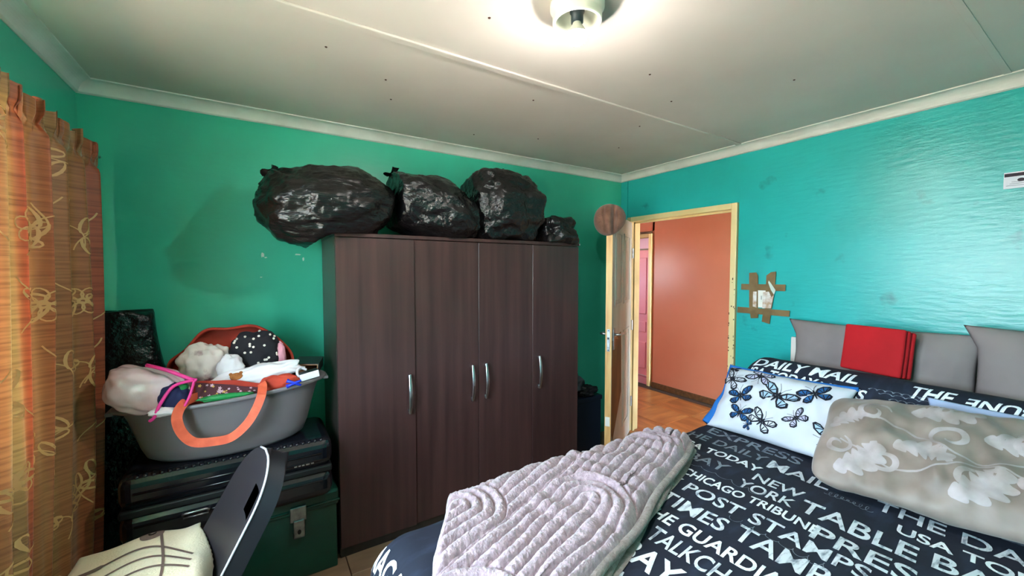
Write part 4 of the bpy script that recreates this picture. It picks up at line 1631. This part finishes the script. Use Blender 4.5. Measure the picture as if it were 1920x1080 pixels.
# the filled body of the bag lies in the tub and carries the heap
bag_o = obj('bag_body', blob_me((BCX, BCY, .845), (.33, .165, .125), 51, .06, 2.2, e=.8, nu=80, nv=48, post=in_tub), M_tote, tt, smooth=True)
obj('mouth_seam', tube_me([tote_f(k / 60, 1) for k in range(61)], .007, 8), M_tote, tt, smooth=True)


def tote_front(u, v):
    xx = -.232 + .270 * u
    zz = 1.030 - .078 * v - .045 * u * (1 - v) + .015 * math.sin(PI * u * 1.2) * (1 - v) + .006 * nz((u * 4, v * 3, 0), 1, 3)
    y_ = 2.112 - .032 * v + .05 * (u - .35) ** 2
    return in_tub(Vector((xx, y_, zz)), .93)


obj('front_panel', grid(tote_front, 40, 20), M_tote, tt, smooth=True)


def flo(a, b):
    return tote_front(a, b) + Vector((0, -.003, .003))


def flo2(a, b):
    return tote_front(a, b) + Vector((0, -.005, .005))


fl_ = obj('floral_panel', grid(lambda u, v: flo(.02 + u * .95, .06 + .50 * u + v * (1 - .06 - .50 * u)), 36, 14), M_flor, tt, smooth=True)
random.seed(12)
for k in range(30):
    u0 = random.uniform(.06, .80)
    v0 = random.uniform(.16 + .52 * u0, .95)
    r0 = random.choice((.022, .030, .038))
    mm = random.choice((M_florp, M_florp, M_flory))
    out = []
    for q in range(20):
        th = 2 * PI * q / 20
        rr = r0 * (.72 + .28 * math.cos(5 * th))
        out.append((u0 + rr * math.cos(th) * .75, min(1, v0 + rr * math.sin(th) * 2.2)))
    obj('flower_print', fan_on(flo2, out, 2), mm, fl_)


def strap(pts, w, name='strap'):
    # flat webbing standing off the tub wall
    vs, fs = [], []
    n = len(pts)
    P3 = [Vector(p) for p in pts]
    for i, p in enumerate(P3):
        t = (P3[min(i + 1, n - 1)] - P3[max(i - 1, 0)]).normalized()
        out = Vector((0, -1, .15)).normalized()
        s_ = t.cross(out).normalized()
        tw = .35 * math.sin(PI * i / (n - 1))
        s_ = (s_ * math.cos(tw) + out * math.sin(tw)).normalized()
        for q, o_ in ((-.5, 0), (.5, 0), (.5, .004), (-.5, .004)):
            vs.append(p + s_ * w * q + out * o_)
    for i in range(n - 1):
        for k in range(4):
            fs.append((4 * i + k, 4 * i + (k + 1) % 4, 4 * i + 4 + (k + 1) % 4, 4 * i + 4 + k))
    fs += [(0, 1, 2, 3), (4 * n - 4, 4 * n - 3, 4 * n - 2, 4 * n - 1)]
    return obj(name, pydata(vs, fs), M_strap, tt)


ctrl = [(-.215, 2.10, .975), (-.255, 2.035, .972), (-.275, 2.000, .93), (-.262, 1.995, .868), (-.225, 1.99, .822), (-.165, 1.985, .812), (-.105, 1.985, .815), (-.055, 1.99, .852), (-.022, 1.998, .90), (.003, 2.005, .96), (.010, 2.055, .992), (.006, 2.085, 1.000)]


def crom(c, n=6):
    out = []
    P = [Vector(c[0])] + [Vector(p) for p in c] + [Vector(c[-1])]
    for i in range(1, len(P) - 2):
        for k in range(n):
            t = k / n
            out.append(.5 * ((2 * P[i]) + (-P[i - 1] + P[i + 1]) * t + (2 * P[i - 1] - 5 * P[i] + 4 * P[i + 1] - P[i + 2]) * t * t + (-P[i - 1] + 3 * P[i] - 3 * P[i + 1] + P[i + 2]) * t ** 3))
    out.append(P[-2])
    return out


strap(crom(ctrl), .034)

fc_o = onblob('floral_cloth', 'white cloth with dark red flowers bunched in the tote mouth', 'cloth', (-.205, 2.295, 1.062), (.100, .058, .102), 2, .22, 2.0, m=M_cloth_f, fold=.05)
dc = thing('spotted_dress', 'black garment with white dots stuffed in the tote mouth', 'clothing', (-.03, 2.34, 1.02), CLG)
DME = blob_me((-.008, 2.298, 1.083), (.110, .056, .122), 4, .16, 1.8, fold=.04, fdir=(.5, 0, .8), nu=72, nv=44)
dob = obj('fabric', DME, M_dot, dc, smooth=True)
random.seed(9)
for k in range(30):
    for _ in range(60):
        p_ = random.choice(DME.polygons)
        if p_.normal.y < -.3 and p_.center.z > 1.035:
            break
    n_ = p_.normal.copy()
    a_ = n_.orthogonal().normalized()
    b_ = n_.cross(a_)
    vs = [p_.center + n_ * .003 + a_ * .0055 * math.cos(2 * PI * q / 10) + b_ * .0055 * math.sin(2 * PI * q / 10) for q in range(10)]
    vs += [v - n_ * .004 for v in vs]
    obj('dot', pydata(vs, [tuple(range(10))] + [(q, 10 + q, 10 + (q + 1) % 10, (q + 1) % 10) for q in range(10)]), M_dots, dob)
pk_o = onblob('pink_cloth', 'pale pink cloth peeping out beside the spotted garment', 'cloth', (.092, 2.292, 1.075), (.022, .026, .068), 6, .2, 2.5, m=mat('pink_jersey', lin((226, 150, 166)), .9, bump=.3, bscale=14), nu=32, nv=20)
wj = thing('white_shirt', 'white garment with a brown teddy patch lying over the tub', 'clothing', (-.03, 2.2, .98), CLG)
WME = blob_me((-.020, 2.182, 1.008), (.19, .046, .056), 8, .20, 1.8, fold=.05, fdir=(.2, .1, 1), nu=80, nv=44,
              post=lambda p: p + Vector((0, 0, .14 * (p.x + .015))))
wo = obj('fabric', WME, M_cloth_w, wj, smooth=True)


def near_front(px, pz, me):
    best = min((v for v in me.vertices if v.normal.y < 0), key=lambda v: (v.co.x - px) ** 2 + (v.co.z - pz) ** 2)
    return best.co.copy(), best.normal.copy()


pc, pn_ = near_front(-.085, 1.024, WME)
a_ = Vector((1, 0, .1)).normalized()
b_ = pn_.cross(a_).normalized()
if b_.z < 0:
    b_ = -b_
for (ox, oz, rx, rz) in ((0, 0, .024, .017), (-.019, .014, .007, .007), (.019, .014, .007, .007)):
    vs = [pc + pn_ * .006 + a_ * (ox + rx * math.cos(2 * PI * q / 16)) + b_ * (oz + rz * math.sin(2 * PI * q / 16)) for q in range(16)]
    vs += [v - pn_ * .008 for v in vs]
    obj('teddy_patch', pydata(vs, [tuple(range(16))] + [(q, 16 + q, 16 + (q + 1) % 16, (q + 1) % 16) for q in range(16)]), M_patch, wo)
sl_o = onblob('white_sleeve', 'folded white cloth standing between the floral cloth and white top', 'cloth', (-.110, 2.215, 1.050), (.052, .034, .066), 10, .2, 2, m=M_cloth_w, nu=40, nv=26)
rg_o = onblob('red_garment', 'rust-red garment bunched at the front of the tub', 'clothing', (.075, 2.112, .978), (.083, .030, .044), 12, .22, 2, m=M_tote, nu=56, nv=32)
gb_o = onblob('green_bag', 'green plastic bag wedged along the tub rim', 'bag', (-.12, 2.062, .966), (.095, .012, .013), 14, .25, 3, m=M_greenp, nu=48, nv=20)
# blue clothes peg / clip
cp_ = thing('blue_clip', 'small bright blue plastic clip on the tub rim', 'clip', (.125, 2.075, .98))
for ang in (.35, -.45):
    d_ = Vector((math.cos(ang), -.1, math.sin(ang)))
    c_ = Vector((.135, 2.062, .985))
    obj('jaw', tube_me([c_ - d_ * .035, c_ - d_ * .015, c_, c_ + d_ * .028], [.010, .006, .007, .005], 8), M_bluep, cp_, smooth=True)

# vinyl pouch with pink binding, hanging on the left of the tub
vp = thing('vinyl_pouch', 'clear pink-trimmed vinyl pouch stuffed with clothes', 'pouch', (-.37, 2.12, .95))
PME = blob_me((-.375, 2.13, 1.015), (.125, .085, .095), 16, .14, 1.5, e=.72, nu=90, nv=60, post=lambda p: over_rim(p + Vector((0, 0, -.28 * (p.x + .375)))))
vn_o = obj('vinyl', PME, M_pouch, vp, smooth=True)
oc_o = obj('opening_contents', blob_me((-.290, 2.063, .988), (.050, .033, .060), 18, .15, 2, nu=56, nv=36, post=over_rim), M_navyc, vp, smooth=True)
obj('green_item', blob_me((-.262, 2.065, 1.03), (.020, .02, .018), 20, .1, 2, nu=24, nv=14), M_greenp, vp, smooth=True)
ws_o = obj('white_sock', blob_me((-.320, 2.035, .948), (.045, .022, .018), 22, .2, 2, nu=40, nv=24, post=over_rim), M_cloth_w, vp, smooth=True)
obj('binding', tube_me(crom([(-.375, 2.10, 1.125), (-.31, 2.06, 1.105), (-.235, 2.045, 1.062), (-.215, 2.04, 1.055)], 6), .0075, 8), M_hot, vp, smooth=True)
obj('binding', tube_me(crom([(-.225, 2.035, 1.058), (-.285, 2.025, 1.045), (-.325, 2.02, .985), (-.345, 2.022, .935), (-.36, 2.03, .92)], 6), .006, 8), M_hot, vp, smooth=True)
obj('binding', tube_me(crom([(-.222, 2.035, 1.055), (-.240, 2.028, .99), (-.275, 2.022, .925)], 6), .005, 8), M_hot, vp, smooth=True)

# boxes at the right end of the tub
MBX = Matrix.Translation((.215, 2.305, 1.012)) @ Matrix.Rotation(math.radians(-14), 4, 'Z') @ Matrix.Rotation(math.radians(4), 4, 'Y')
cb = thing('card_box', 'open-ended black card box with brown lining at the tub end', 'box', (.215, 2.3, 1.0))
for (b_, nm) in (((-.055, .055, -.09, .09, .020, .024), 'side'), ((-.055, .055, -.09, .09, -.024, -.020), 'side'), ((-.059, -.055, -.09, .09, -.024, .024), 'side'), ((.055, .059, -.09, .09, -.024, .024), 'side')):
    box(nm, b_, M_blackcard, cb, M=MBX)
for b_ in ((-.055, .055, -.0905, .085, .0165, .0198), (-.055, .055, -.0905, .085, -.0198, -.0165), (-.0548, -.052, -.0905, .085, -.0165, .0165), (.052, .0548, -.0905, .085, -.0165, .0165)):
    box('lining', b_, M_card, cb, M=MBX)
box('end_flap', (-.052, .052, .086, .089, -.0165, .0165), M_card, cb, M=MBX)
MBW = Matrix.Translation((.200, 2.122, .999)) @ Matrix.Rotation(math.radians(12), 4, 'Z') @ Matrix.Rotation(math.radians(-8), 4, 'Y')
wbx = thing('white_carton', 'small white carton beside the black card box', 'box', (.2, 2.13, .96))
ct_o = box('carton', (-.042, .042, -.012, .03, -.016, .016), M_wbox, wbx, M=MBW, bev=.001, seg=1)
box('lid_flap', (-.042, .042, -.010, .03, .016, .0175), M_blackcard, wbx, M=MBW)
obj('cable', tube_me(crom([(.168, 2.128, .995), (.152, 2.112, 1.005), (.150, 2.118, 1.028), (.166, 2.135, 1.036), (.19, 2.145, 1.022)], 6), .006, 8), M_cloth_w, wbx, smooth=True)

# let the heap settle: each soft thing is dented by what it lies against
press(fc_o, dob)
press(pk_o, dob)
press(wo, dob, fc_o)
press(sl_o, dob, fc_o, wo)
press(rg_o, wo, ct_o, tub_o)
press(gb_o, tub_o)
press(vn_o, tub_o)
press(oc_o, tub_o)
press(ws_o, tub_o, oc_o)
press(bag_o, dob, fc_o, wo, rg_o, vn_o, oc_o, sl_o)

# tall black bag behind the tub
BB = thing('black_sack', 'tall black plastic sack standing in the corner behind the tub', 'bag', (-.5, 2.55, 0))


def sack(u, v):
    th = 2 * PI * u
    z = 1.30 * min(1, v * 1.06)
    k = 1 - .0 * v
    w_ = .165 + .05 * (1 - smoothstep(.55, 1.3, z))
    if v > .94:
        w_ *= 1 - ((v - .94) / .06) ** 2 * .98
    cx = -.515 - .035 * smoothstep(.8, 1.3, z)
    x_ = cx + w_ * .78 * math.copysign(abs(math.cos(th)) ** .6, math.cos(th)) * (1 + .05 * nz((th, z * 3, 0), 1, 4))
    y_ = 2.555 + .085 * (w_ / .2) * math.copysign(abs(math.sin(th)) ** .6, math.sin(th)) * (1 + .08 * nz((math.cos(th) * 3, z * 5, math.sin(th) * 3), 1, 5))
    z += .012 * math.sin(3 * th) * v
    return Vector((max(x_, XL + .004), min(y_, YB - .006), z))


obj('liner', grid(sack, 72, 60, cu=True), M_bag, BB, smooth=True)

# ------------------------------------------------------------ box and clothes behind the door
sb = thing('storage_box', 'dark blue storage box between wardrobe and open door', 'box', (2.12, 2.47, 0))
box('body', (1.955, 2.335, 2.33, 2.63, 0, .47), M_bin, sb, bev=.012)
box('lid', (1.948, 2.342, 2.323, 2.637, .455, .495), M_bin, sb, bev=.010)
ft_o = tag(obj('folded_trousers', blob_me((2.09, 2.46, .595), (.13, .12, .085), 30, .22, 1.8, floor=.50, fold=.05, fdir=(0, .2, 1)), M_greyc, None, smooth=True), 'grey clothes piled on the dark blue storage box', 'clothing')
bc_o = tag(obj('black_cloth', blob_me((2.205, 2.375, .535), (.105, .060, .045), 33, .3, 2.4, floor=.498), M_casem, None, smooth=True), 'black crumpled cloth at the edge of the storage box', 'cloth')
press(bc_o, ft_o)

# ------------------------------------------------------------ plastic chair
ch = thing('chair', 'charcoal moulded plastic chair holding a beige blanket', 'chair', (-.3, 1.66, 0))
cB, cT = Vector((-.205, 1.665, .45)), Vector((.012, 1.615, .880))
wN = Vector((.035, -.175, 0))


def shell(u, v, off=0.0):
    # u -1 far side .. 1 near side, v 0 at the seat .. 1 at the rounded top; leans well back
    k = max(0, (v - .62) / .38)
    hw = (1 - .12 * v) * math.sqrt(max(0, 1 - k ** 2.3))
    c_ = cB.lerp(cT, v)
    return c_ + wN * (u * hw) + Vector((.045 * (1 - u * u) * (1 - .5 * v) + off * .88, 0, -off * .47))


inner = grid(lambda a, b: shell(2 * a - 1, b), 40, 40)
outer = grid(lambda a, b: shell(2 * a - 1, b, .055), 40, 40)
for me in (inner, outer):      # hand slot
    bm = bmesh.new()
    bm.from_mesh(me)
    kill = []
    for f in bm.faces:
        i_ = f.index
        a_, b_ = (i_ % 40) / 40 * 2 - 1, (i_ // 40) / 40
        if abs(a_ - .22) < .24 and .50 < b_ < .72:
            kill.append(f)
    bmesh.ops.delete(bm, geom=kill, context='FACES')
    bm.to_mesh(me)
    bm.free()
obj('backrest', inner, M_chair, ch, smooth=True)
obj('backrest_outer', outer, M_chairo, ch, smooth=True)
edge = [shell(1, k / 60) for k in range(61)] + [shell(-1, 1 - k / 60) for k in range(1, 61)]
n = len(edge)
edo = [p + Vector((.055 * .88, 0, -.055 * .47)) for p in edge]
obj('backrest_flange', pydata(edge + edo, [(k, k + 1, n + k + 1, n + k) for k in range(n - 1)]), M_chairo, ch, smooth=True)
obj('backrest_highlight', tube_me(edge[:62], [.0035] * 62, 8), M_edge, ch, smooth=True)  # pale tube painted as the highlight along the near edge


def seatf(u, v):
    x_ = -.525 + .345 * u
    y_ = 1.665 - .205 + .41 * v
    z = .45 - .02 * math.sin(PI * u) * math.sin(PI * v) - .03 * smoothstep(.15, 0, u)
    return Vector((x_, y_, z))


obj('seat', join_me([grid(seatf, 20, 20), grid(lambda u, v: seatf(u, v) - Vector((0, 0, .012)), 20, 20)]), M_chair, ch, smooth=True)
for (lx, ly, ex, ey) in ((-.49, 1.48, -.51, 1.45), (-.49, 1.85, -.51, 1.88), (-.19, 1.48, -.10, 1.45), (-.19, 1.85, -.10, 1.88)):
    obj('leg', tube_me([(lx, ly, .44), (ex, ey, 0)], .012, 10), M_chairo, ch, smooth=True)

# beige fleece on the seat
tw = thing('fleece', 'beige fleece blanket with brown line print folded on the chair', 'blanket', (-.33, 1.68, .45))


def fleece(u, v, off=0.0):
    x_ = -.552 + .417 * u
    y_ = 1.36 + .57 * v
    e = min(u, 1 - u, v, 1 - v) / .12
    h = .095 * math.sqrt(max(0, 1 - (1 - min(1, e)) ** 2))
    z = .4495 + h * (1 + .25 * nz((u * 2.4, v * 2.4, 0), 1, 6)) + .016 * math.sin(7 * u + 5 * v) * min(1, e) + .03 * math.exp(-((u - .86) / .10) ** 2 - ((v - .82) / .15) ** 2)
    x_ += .008 * nz((u * 3, v * 3, 1), 1, 9)
    bu = max(-1, min(1, (1.66 - y_) / .175))      # stop at the front of the backrest
    bv = max(0, (z - .45) / .43)
    lim = cB.x + (cT.x - cB.x) * bv + wN.x * bu + .045 * (1 - bu * bu) * (1 - .5 * bv) - .010
    if x_ > lim:
        x_ = lim
    return Vector((x_, y_, z + off))


fo2 = obj('folded_fleece', grid(fleece, 90, 90), M_towel, tw, smooth=True)
for k in range(3):
    path = [(.04 + .80 * q / 50, .42 + .10 * k + .16 * math.sin(q / 50 * 2.4 + .2 * k) - .10 * (q / 50) ** 3) for q in range(51)]
    obj('line_print', ribbon_on(lambda a, b: fleece(a, b, .0022), path, [.034 if q < 14 else .017 for q in range(51)]), M_towelb, fo2, smooth=True)
path = [(.62 + .05 * math.sin(q / 40 * 4), .15 + .70 * q / 40) for q in range(41)]
obj('line_print', ribbon_on(lambda a, b: fleece(a, b, .0024), path, .018), M_towelb, fo2, smooth=True)
for (cu_, cv_, r_) in ((.22, .16, .07), (.52, .88, .06)):
    obj('spot_print', fan_on(lambda a, b: fleece(a, b, .002), [(cu_ + r_ * 1.3 * math.cos(2 * PI * q / 20), cv_ + r_ * math.sin(2 * PI * q / 20)) for q in range(20)], 3), M_towelb, fo2, smooth=True)
tag(obj('white_rag', blob_me((.012, 1.86, .06), (.05, .06, .055), 41, .3, 2.5, floor=.003), M_cloth_w, None, smooth=True), 'crumpled white rag on the floor before the green trunk', 'cloth')
